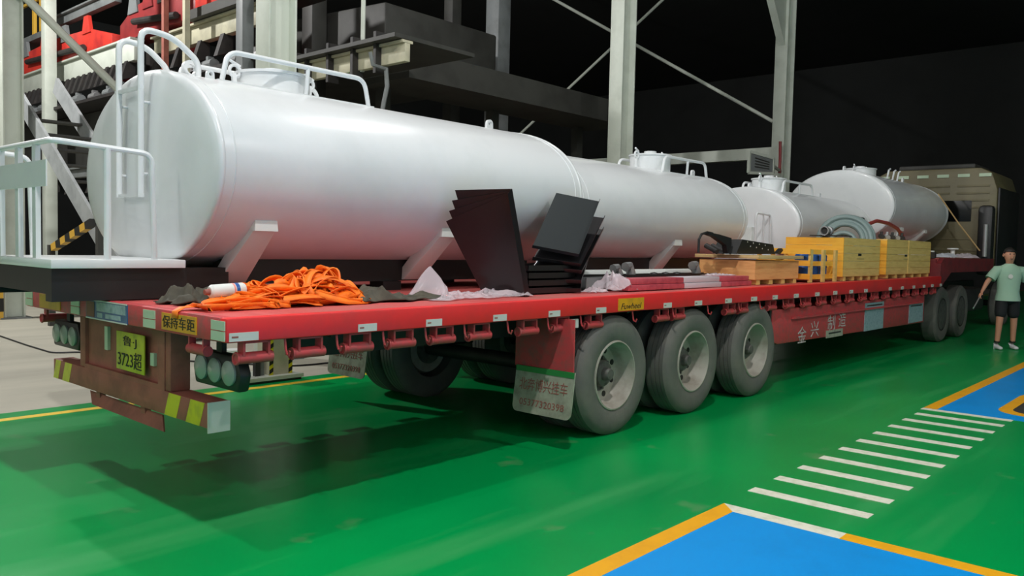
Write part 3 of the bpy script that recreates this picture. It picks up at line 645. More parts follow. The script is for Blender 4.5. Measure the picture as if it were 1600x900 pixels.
# ------------------------------------------------------------------ tanks
def tank(label, Xr, Xf, Yc, zc, a, b, deck, manx, railx=None, strutx=(), lugs=(), skid0=None, railz=.22, n=96, manr=.26, manh=.19):
    t = thing('water_tank', label, 'tank', ((Xr+Xf)/2, Yc, deck), 'white elliptical tanks on the trailer')
    E_ = lambda th, k=1.0: (Yc+k*a*math.cos(th), zc+k*b*math.sin(th))
    vs, fs = [], []
    def ring(x, k):
        for i in range(n): y, z = E_(2*PI*i/n, k); vs.append((x, y, z))
    sh = MB(); ring(Xr, 1.0); ring(Xf, 1.0)
    for i in range(n): fs.append((i, (i+1) % n, n+(i+1) % n, n+i))
    sh.add(vs, fs).build('shell', M['white'], t, recalc=True)
    for nm, X, s in (('rear_head', Xr, -1), ('front_head', Xf, 1)):
        m_ = MB(); V = []; Fs = []
        prof = [(1.0, 0), (1.008, .012), (1.006, .028), (.985, .042), (.93, .055), (.75, .07), (.45, .082), (.2, .088)]
        for k, h in prof:
            for i in range(n): y, z = E_(2*PI*i/n, k); V.append((X+s*h, y, z))
        V.append((X+s*.09, Yc, zc))
        for j in range(len(prof)-1):
            for i in range(n): Fs.append((j*n+i, j*n+(i+1) % n, (j+1)*n+(i+1) % n, (j+1)*n+i))
        for i in range(n): Fs.append(((len(prof)-1)*n+i, (len(prof)-1)*n+(i+1) % n, len(V)-1))
        m_.add(V, Fs).build(nm, M['white'], t, smooth=1.2)
        V = []; Fs = []
        m_ = MB(); xr = X-s*.07
        m_.tube([(xr, *E_(2*PI*i/n, 1.0)) for i in range(n)], .005, 6, closed=True).build('weld_seam', M['white'], t)
    # skid
    bz0, bz1 = deck+.08, zc-b+.07
    x0 = Xr+.3 if skid0 is None else skid0
    for s in (-1, 1):
        MB().box(x0, Xf-.05, Yc+s*.4-.05, Yc+s*.4+.05, bz0, bz1).build('skid_beam', M['black'], t)
        for x in (Xr+.45, (Xr+Xf)/2, Xf-.45):
            MB().box(x-.1, x+.1, Yc+s*.4-.09, Yc+s*.4+.09, deck, bz0).build('skid_foot', M['black'], t)
    for x in (Xr+.45, (Xr+Xf)/2, Xf-.45): MB().box(x-.05, x+.05, Yc-.35, Yc+.35, bz0, bz1).build('skid_cross', M['black'], t)
    for x in strutx:
        for s in (-1, 1):
            th = math.radians(214 if s < 0 else -34); y1, z1 = E_(th, .985); y0, z0 = Yc+s*.42, deck+.09
            yo, zo = E_(th, 1.045)
            P = [(x-.11, y0+s*.05, z0), (x+.11, y0+s*.05, z0), (x+.085, yo, zo), (x-.085, yo, zo), (x-.11, y0-s*.08, z0), (x+.11, y0-s*.08, z0), (x+.085, y1-s*.1, z1+.02), (x-.085, y1-s*.1, z1+.02)]
            MB().hexa(P).build('saddle_strut', M['whitem'], t, bevel=.004)
            MB().hexa([(x-.09, yo+s*.004, zo-.02), (x+.09, yo+s*.004, zo-.02), (x+.09, y1-s*.02, zo-.02), (x-.09, y1-s*.02, zo-.02), (x-.085, yo, zo+.05), (x+.085, yo, zo+.05), (x+.085, y1-s*.02, zo+.06), (x-.085, y1-s*.02, zo+.06)]).build('end_cap', M['whitem'], t)
    top = zc+b
    mn = MB().lathe([(manr, -.05), (manr, manh-.02), (manr+.015, manh-.02), (manr+.015, manh), (0, manh+.012)], (manx, Yc, top), (0, 0, 1), 48).build('manway', M['white'], t)
    MB().lathe([(0, manh+.012), (manr*.3, manh+.02), (manr*.3, manh+.05), (0, manh+.055)], (manx, Yc, top), (0, 0, 1), 24).build('cap', M['white'], mn)
    for sx in (-1, 1):
        x = manx+sx*(manr+.05)
        MB().torus((x, Yc, top+manh*.9), .045, .014, (0, 1, 0), 16, 8).build('clamp', M['white'], mn)
        MB().bar((x, Yc, top), (x+sx*.01, Yc, top+manh*.75), .03, .03).build('clamp_arm', M['white'], mn)
        MB().cyl((x-.05, Yc-.01, top+manh+.06), (x+.05, Yc+.01, top+manh+.03), .012, 8).build('clamp_bolt', M['white'], mn)
    if railx:
        for s in (-1, 1):
            th = PI/2-s*math.acos(min(1, .35/a)) if False else math.acos(max(-1, min(1, s*.35/a)))
            y, z = E_(th); pts = [(railx[0], y, z-.01), (railx[0]+.05, y, z+railz), (railx[1]-.05, y, z+railz), (railx[1], y, z-.01)]
            h_ = MB().tube(arcpath(pts, .09), .019, 10).build('handrail', M['white'], t)
            xm = railx[0]*.45+railx[1]*.55
            MB().cyl((xm-.02, y, z-.01), (xm+.0, y, z+railz), .017, 10).build('handrail_post', M['white'], h_)
            MB().box(railx[0]-.04, railx[1]+.04, y-.025, y+.025, z-.012, z+.004).build('base_strip', M['white'], h_)
    for x, th, sz in lugs:
        y, z = E_(math.radians(th)); lg = MB(); N_ = 14
        out = [(-.6, -.3), (-.55, .6)]+[(math.cos(PI-PI*k/8)*.55, .6+.55*math.sin(PI-PI*k/8)) for k in range(1, 8)]+[(.55, .6), (.6, -.3)]
        hol = [(math.cos(2*PI*k/12)*.26, .6+.3*math.sin(2*PI*k/12)) for k in range(12)]
        bmx = bmesh.new()
        vo = [bmx.verts.new((x+p[0]*sz-0, y-.015, z+p[1]*sz)) for p in out]; vh = [bmx.verts.new((x+p[0]*sz, y-.015, z+p[1]*sz)) for p in hol]
        eds = [bmx.edges.new((vo[i], vo[(i+1) % len(vo)])) for i in range(len(vo))]+[bmx.edges.new((vh[i], vh[(i+1) % 12])) for i in range(12)]
        fill = bmesh.ops.triangle_fill(bmx, edges=eds, use_beauty=True)
        fcs = [f for f in bmx.faces if not (abs(f.calc_center_median().x-x) < .24*sz and abs(f.calc_center_median().z-(z+.6*sz)) < .24*sz)]
        rem = [f for f in bmx.faces if f not in fcs]
        if rem: bmesh.ops.delete(bmx, geom=rem, context='FACES_ONLY')
        ex = bmesh.ops.extrude_face_region(bmx, geom=list(bmx.faces)); bmesh.ops.translate(bmx, verts=[e for e in ex['geom'] if isinstance(e, bmesh.types.BMVert)], vec=(0, .03, 0))
        bmx.verts.index_update(); lg.add([tuple(v.co) for v in bmx.verts], [tuple(v.index for v in f.verts) for f in bmx.faces]); bmx.free()
        lg.build('lifting_lug', M['white'], t)
    return t
YC = 5.95
T1 = dict(Xr=2.68, Xf=6.42, Yc=YC, zc=2.092, a=1.075, b=.70)
D1 = DK(3.0)
t1 = tank('large white tank with rear platform and ladder at the trailer tail', deck=D1, manx=3.68, railx=(3.04, 4.38), strutx=(3.06, 4.8), lugs=((5.98, 103, .075), (2.97, 91, .12), (2.95, 109, .05)), skid0=2.98, railz=.22, manr=.29, manh=.14, **T1)
# rear platform of the first tank
PX0, PX1, PY0, PY1, PZ = 1.80, 2.64, 5.33, 6.57, 1.455
MB().box(PX0, PX1, PY0, PY1, PZ-.055, PZ).build('platform', M['white'], t1, bevel=.005)
MB().box(PX0+.02, PX1+.34, PY0+.05, PY0+.15, 1.195, PZ-.055).build('skid_extension', M['black'], t1)
MB().box(PX0+.02, PX1+.34, PY1-.15, PY1-.05, 1.195, PZ-.055).build('skid_extension', M['black'], t1)
MB().box(PX0+.02, PX0+.07, PY0+.15, PY1-.15, 1.24, PZ-.055).build('skid_end', M['black'], t1)
RZ = 2.175; y = PY0+.03; xr = PX0+.02
hr = MB().tube(arcpath([(2.44, y, PZ), (2.42, y, RZ-.03), (xr, y, RZ), (xr, PY1-.03, RZ), (2.07, PY1-.03, RZ-.02), (2.09, PY1-.03, PZ)], .07), .019, 10).build('platform_handrail', M['white'], t1)
for x_ in (2.14,): 
    for yy in (y,): MB().cyl((x_, yy, PZ), (x_, yy, RZ-.015), .022, 10).build('handrail_post', M['white'], hr)
for px in (2, 30, 57):
    yy = onx(px, 330, xr)[1]; MB().box(xr-.015, xr+.015, yy-.03, yy+.03, PZ, RZ-.01).build('handrail_post', M['white'], hr)
a, c = onx(79, 248, xr-.03), onx(79, 290, xr-.03)
MB().box(xr-.035, xr-.027, y+.0, PY1-.05, c[2], a[2]).build('rear_sheet', M['white'], t1)
# ladder hoops
for px, fx, ztop, zend in ((186, .36, 3.04, 2.74), (220, .42, 3.06, 2.76)):
    X = 2.545; yy = onx(px, 200, X)[1]; th = math.acos((yy-YC)/T1['a']); zt = T1['zc']+T1['b']*math.sin(th)
    st_ = MB().tube(arcpath([(X, yy, onx(px, 308, X)[2]), (X, yy, ztop), (X+fx*.55, yy, ztop-.02), (X+fx, yy, ztop-.16), (X+fx, yy, zt-.01)], .09, 8), .022, 12).build('ladder_stile', M['white'], t1)
ya, yb = onx(186, 200, 2.545)[1], onx(220, 200, 2.545)[1]
for zz in (1.9, 2.65): MB().box(2.53, 2.56, yb-.02, ya+.04, zz-.012, zz+.012).build('ladder_rung', M['white'], t1)
for zz in (2.05, 2.55):
    for yy in (ya, yb): MB().cyl((2.545, yy, zz), (2.66, yy, zz), .01, 8).build('ladder_bracket', M['white'], t1)

T2 = dict(Xr=6.72, Xf=10.36, Yc=YC, zc=2.03, a=.915, b=.615)
tank('white tank lying between the big tail tank and the hooded tank', deck=DK(8.5), manx=9.35, railx=(9.1, 10.25), strutx=(7.0, 8.8), lugs=((9.75, 88, .085), (10.2, 100, .07)), railz=.2, manr=.27, manh=.2, **T2)
T3 = dict(Xr=12.2, Xf=15.4, Yc=YC, zc=2.022, a=.904, b=.601)
t3 = tank('white tank with a small rear platform standing behind the crates', deck=DK(13), manx=13.0, railx=(12.75, 14.0), strutx=(12.8, 14.8), lugs=((12.5, 84, .08), (15.0, 95, .07)), railz=.18, manr=.27, **T3)
# small platform, railing and gauge on the third tank
PZ3 = 1.5
MB().box(11.55, 12.15, 5.45, 6.5, PZ3-.05, PZ3).build('platform', M['white'], t3)
for yy in (5.48, 6.47):
    MB().tube(arcpath([(12.1, yy, PZ3), (12.08, yy, 2.17), (11.58, yy, 2.18), (11.58, yy, PZ3)], .07), .018, 8).build('platform_handrail', M['white'], t3)
    MB().cyl((11.85, yy, PZ3), (11.85, yy, 2.17), .016, 8).build('handrail_post', M['white'], t3)
MB().box(11.57, 12.1, 5.5, 5.6, DK(12), PZ3-.05).build('skid_extension', M['black'], t3)
MB().box(11.57, 12.1, 6.35, 6.45, DK(12), PZ3-.05).build('skid_extension', M['black'], t3)
MB().box(12.02, 12.12, 5.75, 5.95, 1.75, 1.98).build('gauge_box', M['whitem'], t3)
T4 = dict(Xr=16.2, Xf=19.9, Yc=YC, zc=2.506, a=1.032, b=.714)
t4 = tank('grey white tank raised on the trailer gooseneck behind the truck cab', deck=GZ, manx=17.3, railx=None, strutx=(17.2, 18.8), lugs=((16.4, 90, .09), (18.9, 110, .08)), manr=.3, manh=.12, **T4)
for x in (17.75, 18.1, 18.4):
    th = math.radians(112); yy, zz = YC+T4['a']*math.cos(th), T4['zc']+T4['b']*math.sin(th)
    MB().tube([(x, yy, zz-.01), (x+.03, yy-.02, zz+.17), (x+.09, yy-.03, zz+.2)], .018, 8).build('hose_hook', M['white'], t4)

# ------------------------------------------------------------------ tractor truck
CX = 20.4
tk = thing('tractor_truck', 'tan tractor truck coupled under the trailer gooseneck in the dark', 'truck', (18.6, 5.4, 0))
cy0, cy1, cz0, cz1 = onx(1557, 330, CX)[1], 6.7, 1.3, onx(1500, 263, CX)[2]
prof = [(cy0, cz0), (cy1, cz0), (cy1, cz1-.5), (cy1-.12, cz1-.12), (cy1-.35, cz1), (cy0+.35, cz1), (cy0+.12, cz1-.12), (cy0, cz1-.5)]
cab = MB().prism([(CX, p[0], p[1]) for p in prof], (2.1, 0, 0)).build('cab', M['cab'], tk, bevel=.03)
wa, wb = onx(1476, 314, CX), onx(1517, 346, CX)
MB().box(CX-.02, CX+.01, min(wa[1], wb[1]), max(wa[1], wb[1]), min(wa[2], wb[2]), max(wa[2], wb[2])).build('rear_window', M['glass'], cab)
for k in range(6):
    yy = cy0+.25+(cy1-cy0-.5)*k/5; MB().box(CX-.02, CX+.02, yy-.12, yy+.12, cz1-.2, cz1-.13).build('marker_strip', M['reflg'], cab)
for k in range(4):
    zz = cz1-.4-k*.16
    for yy0, yy1 in ((cy0+.15, cy0+.8), (cy0+.95, cy1-.3)): MB().box(CX-.018, CX+.01, yy0, yy1, zz-.02, zz+.02).build('panel_rib', M['cab'], cab)
for zz in (1.75, 2.0): MB().box(CX-.018, CX+.01, cy0+.15, cy1-.3, zz-.03, zz+.03).build('panel_rib', M['cab'], cab)
MB().box(CX+.2, CX+1.6, cy0+.5, cy1-.5, cz1, cz1+.12).build('roof_fairing', M['dgrey'], cab, bevel=.04)
MB().box(CX-.3, CX-.02, cy0+.0, cy0+.3, 1.2, 2.72).build('air_intake', M['black'], tk, bevel=.08)
MB().box(CX+.03, CX+2.12, cy0-.05, cy0-.005, cz0, cz1-.45).build('side_shade_sheet', M['black'], tk, bevel=.02)  # black sheet added to put the cab's near side in shade
MB().cyl((CX-.33, cy0+.12, 1.6), (CX-.33, cy0+.12, 2.3), .05, 12).build('exhaust_stack', M['steel'], tk)
for y in (4.95, 5.85): MB().box(15.9, CX+2.0, y-.07, y+.07, .75, 1.02).build('chassis_rail', M['black'], tk)
MB().box(16.6, 17.8, 4.9, 5.9, 1.02, 1.12).build('fifth_wheel', M['dark'], tk)
MB().box(17.9, 19.9, 4.12, 4.6, .45, .95).build('fuel_tank', M['dark'], tk, bevel=.08)
def twheel(x, y, out):
    o = MB().lathe([(.30, .02), (.4, 0), (.47, .01), (.51, .05), (.513, .24), (.47, .28), (.30, .27)], (x, y, .513), (0, -out, 0), 48, closed=True).build('tire', M['tyre'], tk)
    MB().lathe([(.302, .02), (.28, .02), (.25, .14), (.13, .16), (.12, .05), (0, .04), (0, .2), (.3, .2)], (x, y, .513), (0, -out, 0), 32).build('rim', M['hub'], o)
    return o
for x in (16.55, 17.9, 21.9):
    for y, o_ in ((4.08, -1), (6.72, 1)): twheel(x, y, o_)
    MB().cyl((x, 4.3, .513), (x, 6.5, .513), .07, 12).build('axle', M['dark'], tk)
    MB().box(x-.3, x+.3, 4.93, 4.97, .55, .76).build('leaf_spring', M['dark'], tk)

# ------------------------------------------------------------------ loose cargo on the deck
def drape(name, label, cat, cx, cy, hx, hy, zf, amp, seed, material, nx=44, ny=24, hmap=None, group=None, thick=.006, rag=.15, warp=0, fr=1.0):
    # crumpled sheet: a noisy height field with a ragged outline lying on the deck
    rs = np.random.RandomState(seed)
    ks = [(a_, f_*fr, rs.uniform(0, 6.28), rs.uniform(0, 6.28), w_) for a_, f_, w_ in ((rs.uniform(-.5, .5), 3.2, .5), (rs.uniform(.4, 1.2), 4.6, .3), (rs.uniform(-1.3, -.4), 7.5, .25), (rs.uniform(0, 3), 13, .12), (rs.uniform(0, 3), 21, .06))]
    V = []; 
    for j in range(ny+1):
        for i in range(nx+1):
            u, v = 2*i/nx-1, 2*j/ny-1
            rgx = 1-rag*(.5+.5*math.sin(5*v+seed)); rgy = 1-rag*(.5+.5*math.sin(7*u+seed*2))
            x, y = cx+hx*u*rgx+warp*v, cy+hy*v*rgy; X_, Y_ = u*hx/min(hx, hy), v*hy/min(hx, hy)
            h = sum(w_*(1-abs(math.sin(f_*(X_*math.cos(a_)+Y_*math.sin(a_))*.7+1.1*math.sin(1.9*Y_+p1_)+.8*math.sin(1.6*X_+p2_)))) for a_, f_, p1_, p2_, w_ in ks)
            h = amp*(h**1.3)*(max(0, 1-max(abs(u), abs(v))**4)*.85+.15)
            if hmap: h += hmap(u, v)
            V.append((x, y, zf(x)+thick+.003+h))
    n = (nx+1)*(ny+1); F = []
    for j in range(ny):
        for i in range(nx):
            a = j*(nx+1)+i; F.append((a, a+1, a+nx+2, a+nx+1))
    m_ = MB().add(V, F)
    o = m_.build(name, material, loc=(cx, cy, zf(cx)), label=label, cat=cat, group=group, smooth=.9)
    md = o.modifiers.new('solidify', 'SOLIDIFY'); md.thickness = thick; md.offset = -1
    return o
drape('tarpaulin', 'olive grey tarpaulin bundled at the trailer rear edge beside the white can', 'tarpaulin', 2.5, 4.97, .22, .22, DK, .13, 4, M['tarp'], 60, 60, rag=.3, fr=.9)
drape('tarpaulin', 'dark olive tarpaulin trailing from the orange straps to the plastic film', 'tarpaulin', 3.72, 4.5, .42, .2, DK, .075, 9, M['tarp'], 100, 50, rag=.3, fr=.8, warp=-.05, hmap=lambda u, v: .05*max(0, 1-(u+.6)**2*2)*max(0, 1-v*v))
# orange lashing straps: looping ribbons heaped together
def strap(seed, cx, cy, hx, hy, hh, turns, npt=460, wd=.046):
    rs = np.random.RandomState(seed); ph = rs.uniform(0, 6.28, 6); P = []
    for i in range(npt):
        s_ = i/(npt-1); a = 2*PI*turns*s_+ph[0]; r = .35+.6*abs(math.sin(2.3*PI*s_*1.7+ph[1]))
        u = r*math.cos(a+.5*math.sin(3*a+ph[2])); v = r*math.sin(a*1.13+ph[3])
        hgt = max(0, 1-(u*u+v*v)*.8)
        P.append(np.array((cx+hx*u, cy+hy*v, DK(cx)+.012+hh*hgt*(.5+.5*math.sin(2.7*a+ph[4]))+.006)))
    V = []; F = []
    for i, p in enumerate(P):
        t_ = P[min(i+1, npt-1)]-P[max(i-1, 0)]; t_ /= np.linalg.norm(t_)+1e-9
        sd = np.cross(t_, (0, 0, 1)); sd /= np.linalg.norm(sd)+1e-9; up = np.cross(sd, t_)
        k = .9*math.sin(9*i/npt*PI+ph[5]); d_ = (math.cos(k)*sd+math.sin(k)*up)*wd/2
        q0, q1 = p-d_, p+d_; lo = min(q0[2], q1[2]); mn = DK(cx)+.004
        if lo < mn: q0[2] += mn-lo; q1[2] += mn-lo
        V += [q0, q1]
    for i in range(npt-1): F.append((2*i, 2*i+1, 2*i+3, 2*i+2))
    o = MB().add(V, F).build('lashing_strap', M['orange'], loc=(cx, cy, DK(cx)), label='orange lashing strap tangled in the heap on the trailer corner', cat='strap', group='orange straps heaped on the deck', smooth=.9)
    md = o.modifiers.new('solidify', 'SOLIDIFY'); md.thickness = .004; md.offset = 0
    return o
for k, (cx, cy, hx, hy, hh) in enumerate(((2.85, 4.62, .42, .26, .13), (3.12, 4.55, .34, .26, .2), (3.22, 4.6, .26, .25, .23), (2.72, 4.5, .36, .2, .1), (2.98, 4.5, .44, .2, .14), (2.55, 4.42, .3, .13, .05), (3.05, 4.68, .4, .22, .17))):
    strap(11+k*5, cx, cy, hx, hy, hh, 6+k % 3)
# a strap end hanging over the rear edge
b = MB(); pts = [(2.45, 4.5, 1.21), (2.3, 4.47, 1.215), (2.19, 4.46, 1.212), (2.145, 4.455, 1.19), (2.142, 4.455, 1.15)]
b.add([(p[0], p[1]-.03, p[2]) for p in pts]+[(p[0], p[1]+.04, p[2]) for p in pts], [(i, i+1, 6+i, 5+i) for i in range(4)])
o = b.build('lashing_strap', M['orange'], loc=(2.45, 4.5, 1.2), label='orange strap end hanging over the rear beam above the warning plate', cat='strap', group='orange straps heaped on the deck')
o.modifiers.new('solidify', 'SOLIDIFY').thickness = .004
# white can
ca, cb = ony(327, 460, 4.5), ony(381, 452, 4.5); ca[2] = max(ca[2], 1.29); dv = (cb-ca); dv /= np.linalg.norm(dv); Lc = np.linalg.norm(cb-ca)
t = thing('spray_can', 'white can with blue and pink bands lying on the orange straps', 'can', (ca+cb)/2)
MB().lathe([(0, 0), (.03, 0), (.042, .015), (.042, Lc-.012), (.036, Lc), (0, Lc)], ca, dv, 28).build('body', M['whitem'], t)
MB().lathe([(.0425, Lc*.7), (.0435, Lc*.7), (.0435, Lc*.8), (.0425, Lc*.8)], ca, dv, 28, closed=True).build('blue_band', M['bluedrum'], t)
MB().lathe([(.0425, Lc*.63), (.0435, Lc*.63), (.0435, Lc*.68), (.0425, Lc*.68)], ca, dv, 28, closed=True).build('pink_band', mat('pink', (235, 150, 140), .5), t)
MB().lathe([(0, -.03), (.016, -.03), (.02, 0), (0, 0)], ca, dv, 16).build('nozzle', M['redink'], t)
# clear plastic film
drape('plastic_film', 'clear crumpled plastic film lying before the leaning black sheets', 'plastic film', 4.45, 4.45, .55, .26, DK, .07, 21, M['plastic'], 120, 60, thick=.002, rag=.3, fr=1.1, hmap=lambda u, v: .2*max(0, 1-abs(u+.72)/.16)*max(0, 1-abs(v-.2)/.6))
drape('plastic_film', 'scrap of clear plastic film at the foot of the black sheets', 'plastic film', 5.9, 4.28, .14, .09, DK, .05, 25, M['plastic'], 20, 14, thick=.002, rag=.3)
# leaning black sheets, left stack
def sheet(k, quad, m, label, group, fl_side=None, th=.005):
    base = (V3(quad[0])+V3(quad[1]))/2
    t = thing('steel_sheet', label, 'steel sheet', base, group)
    MB().plate(quad, th).build('leaf', M[m], t)
    q = [V3(p) for p in quad]; n = np.cross(q[1]-q[0], q[-1]-q[0]); n /= np.linalg.norm(n)
    for (i, j) in fl_side or ():
        MB().plate([q[i], q[j], q[j]+n*.035, q[i]+n*.035], .004).build('flange', M[m], t)
    return t
BR, TR_ = ony(828, 461, 4.24), ony(800, 295, 4.22); uv = ony(711, 297, 4.72)-TR_; BR[2] = DK(5)+.006; vv = TR_-BR; nn_ = np.cross(uv, vv); nn_ /= np.linalg.norm(nn_)
if nn_[0] > 0: nn_ = -nn_
for k in range(4):
    o_ = BR+nn_*.016*k; drop = -np.array((0, 0, .06*k)); sl = .03*k
    quad = [o_+uv*(.78+.0*k)+np.array((0, 0, .004)), o_, o_+vv*(1-.008*k), o_+vv*(1-.008*k)+uv*(1+.07*k)-vv*(.085*k)]
    sheet(k, quad, 'blackg', ('tallest black steel sheet of the leaning left stack', 'second black sheet in the leaning left stack', 'third black sheet in the leaning left stack', 'front black sheet of the leaning left stack before the film')[k], 'black sheets leaning to the rear', ((1, 2),))
# right stack leaning forwards, each sheet folded
for k in range(5):
    dx, dy = (0, 5, 4, -6, -14)[k], (0, 26, 44, 70, 92)[k]
    tr2 = ony(936+dx*1.6, 315+dy, 4.52+.015*k); br = ony(903+dx*.3+k*2, 401+dy*.6, 4.32-.012*k); bl = ony(831+dx*.1, 387+dy*.74, 4.6)
    for p in (br, bl): p[2] = max(p[2], DK(5.5)+.006)
    tl = tr2+(bl-br)
    sheet(k, [bl, br, tr2, tl], 'panelgrey' if k == 0 else 'blackg', ('grey faced black sheet on top of the right stack', 'second folded black sheet of the right stack', 'third folded black sheet of the right stack', 'fourth folded black sheet of the right stack', 'lowest folded black sheet of the right stack')[k], 'folded black sheets leaning forwards', ((0, 1), (1, 2)))
# folded trays under them (dark fill of the stack)
for k in range(4):
    z0 = DK(5.4)+.004+.062*k
    t = thing('steel_tray', ('lowest shallow black tray of the stack on the deck', 'second shallow black tray up from the deck', 'third shallow black tray up from the deck', 'top shallow black tray under the leaning grey faced sheet')[k], 'tray', (5.45, 4.6, z0), 'black trays between the sheet stacks')
    x0, x1, y0, y1 = 5.08+.01*k, 5.78-.02*k, 4.36+.012*k, 4.86
    MB().box(x0, x1, y0, y1, z0, z0+.004).build('bottom', M['blackg'], t)
    MB().box(x0, x1, y0, y0+.004, z0, z0+.05).build('lip', M['blackg'], t); MB().box(x0, x1, y1-.004, y1, z0, z0+.05).build('lip', M['blackg'], t)
    MB().box(x0, x0+.004, y0, y1, z0, z0+.05).build('lip', M['blackg'], t); MB().box(x1-.004, x1, y0, y1, z0, z0+.05).build('lip', M['blackg'], t)
# long profiles on the deck behind the parcels
zd = DK(7)
MB().box(6.35, 8.45, 4.92, 5.0, zd, zd+.05).build('support_timber', M['woodp'], loc=(7.4, 4.96, zd), label='pale support timber under the white pipe', cat='timber')
MB().cyl((6.0, 4.96, zd+.11), (8.7, 4.96, zd+.11), .058, 20).build('white_pipe', M['whitem'], loc=(7.3, 4.96, zd+.05), label='long white pipe lying between the parcels and the second tank', cat='pipe')
def channel(label, x0, x1, y0, y1, z, h, m):
    b = MB(); b.box(x0, x1, y0, y1, z, z+.008); b.box(x0, x1, y0, y0+.008, z+.008, z+h); b.box(x0, x1, y1-.008, y1, z+.008, z+h)
    return b.build('steel_channel', M[m], loc=((x0+x1)/2, (y0+y1)/2, z), label=label, cat='channel')
channel('long black steel channel with silver cleats on top', 6.15, 8.75, 4.6, 4.78, zd, .13, 'black')
channel('short grey steel channel beside the folded black sheets', 5.95, 6.6, 4.42, 4.53, zd, .12, 'grey')
channel('thin dark channel low between the sheets and the silver cleats', 5.98, 6.75, 4.8, 4.88, zd, .07, 'dark')
for px, py, s_ in ((964, 423, 1.0), (983, 418, 1.1), (1086, 415, 1.15)):
    p = ony(px, py, 4.69); z0 = zd+.02; h = .19*s_
    t = thing('steel_cleat', {964: 'bent silver cleat beside the crumpled film end of the parcels', 983: 'bent silver cleat close behind another one in the black channel', 1086: 'single bent silver cleat next to the plywood box'}[px], 'cleat', (p[0], 4.69, z0), 'silver cleats on the black channel')
    MB().tube([(p[0]+.03, 4.69, z0), (p[0]+.035, 4.69, z0+h*.6), (p[0]+.0, 4.69, z0+h*.95), (p[0]-.07, 4.69, z0+h*.88)], [.05*s_, .045*s_, .04*s_, .045*s_], 8).build('horn', M['steel'], t)
    MB().box(p[0]-.03, p[0]+.09, 4.63, 4.75, z0-.012, z0+.01).build('foot', M['steel'], t)
for px in (1022, 1040, 1058):
    p = ony(px, 424, 4.69); MB().lathe([(0, 0), (.055, 0), (.055, .1), (.04, .13), (0, .14)], (p[0], 4.69, zd+.008), (0, 0, 1), 16).build('rubber_buffer', M['black'], loc=(p[0], 4.69, zd+.008), label={1022: 'round black rubber buffer nearest the paired silver cleats', 1040: 'round black rubber buffer between two others in the channel', 1058: 'round black rubber buffer nearest the single silver cleat'}[px], cat='buffer', group='rubber buffers in the channel')
# wrapped parcels
def parcel(x0, x1, y0, y1, z0, h, label):
    t = thing('wrapped_parcel', label, 'parcel', ((x0+x1)/2, (y0+y1)/2, z0), 'red and white wrapped parcels')
    L = x1-x0
    for f0, f1, m in ((0, .4, 'redwrap'), (.4, .71, 'whitewrap'), (.71, 1, 'redwrap')):
        MB().box(x0+L*f0, x0+L*f1, y0, y1, z0, z0+h).build('red_wrap' if m == 'redwrap' else 'white_wrap', M[m], t, bevel=.008)
    return t
M['redwrap'] = mat('red_wrap', (196, 84, 96), .35, c2=(170, 66, 80), scale=14, coat=.2)
M['whitewrap'] = mat('white_wrap', (205, 196, 202), .4)
parcel(6.25, 8.75, 4.16, 4.4, DK(7.4)+.003, .055, 'lower red and white wrapped long parcel by the deck edge')
parcel(6.28, 8.7, 4.17, 4.39, DK(7.4)+.06, .055, 'upper red and white wrapped long parcel by the deck edge')
drape('plastic_film', 'crumpled plastic film over the end of the wrapped parcels', 'plastic film', 6.22, 4.32, .2, .18, DK, .09, 33, M['plastic'], 60, 50, thick=.002, rag=.25, fr=1.1, hmap=lambda u, v: .1*(1-.8*u*u)*(1-.8*v*v)+.04*max(0, 1-abs(u-.2)/.3))
drape('plastic_film', 'strip of plastic film on the far end of the parcels', 'plastic film', 8.2, 4.3, .3, .1, lambda x: DK(7.4)+.115, .03, 35, M['plastic'], 30, 14, thick=.002, rag=.25)

# ---------------- wooden boxes
def crate(label, x0, x1, y0, y1, z0, h, m, sidem=None, nbo=5, lid=None, feet=5, open_top=False, marks=True):
    t = thing('wooden_box', label, 'box', ((x0+x1)/2, (y0+y1)/2, z0), 'wooden boxes on the deck')
    fz = .055; zb = z0+fz
    for k in range(feet):
        x = x0+.05+(x1-x0-.15)*k/(feet-1); MB().box(x, x+.09, y0+.01, y1-.01, z0, zb).build('skid', M['owood'], t)
    bw = (h-.02)/nbo
    for side, (ya, yb) in (('n', (y0, y0+.02)), ('f', (y1-.02, y1))):
        for k in range(nbo): MB().box(x0, x1, ya, yb, zb+.004+k*bw, zb+(k+1)*bw).build('board', M[m], t)
    for xa, xb in ((x0-.02, x0), (x1, x1+.02)):
        for k in range(nbo): MB().box(xa, xb, y0, y1, zb+.004+k*bw, zb+(k+1)*bw).build('board', M[sidem or m], t)
    MB().box(x0, x1, y0+.02, y1-.02, zb, zb+.02).build('bottom', M[m], t)
    if lid: MB().box(x0-.05, x1+.05, y0-.05, y1+.05, zb+h, zb+h+.04).build('lid', M[lid], t, bevel=.004)
    elif not open_top: MB().box(x0, x1, y0, y1, zb+h-.018, zb+h).build('lid', M[m], t)
    if marks:
        xm = x0+(x1-x0)*.38
        MB().box(xm, xm+.13, y0-.002, y0, zb+h*.52, zb+h*.58).build('stamp', M['ink'], t)
        MB().box(xm-.05, xm+.25, y0-.002, y0, zb+h*.44, zb+h*.45).build('stamp', M['dgrey'], t)
    return t, zb+h
zb9 = DK(9.4)
wb_, ztop = crate('plywood box with an overhanging lid carrying black steel brackets', 8.82, 10.0, 4.15, 4.86, zb9, .245, 'wood', 'wood', 1, 'woodp', 4, marks=False)
zl = ztop+.04
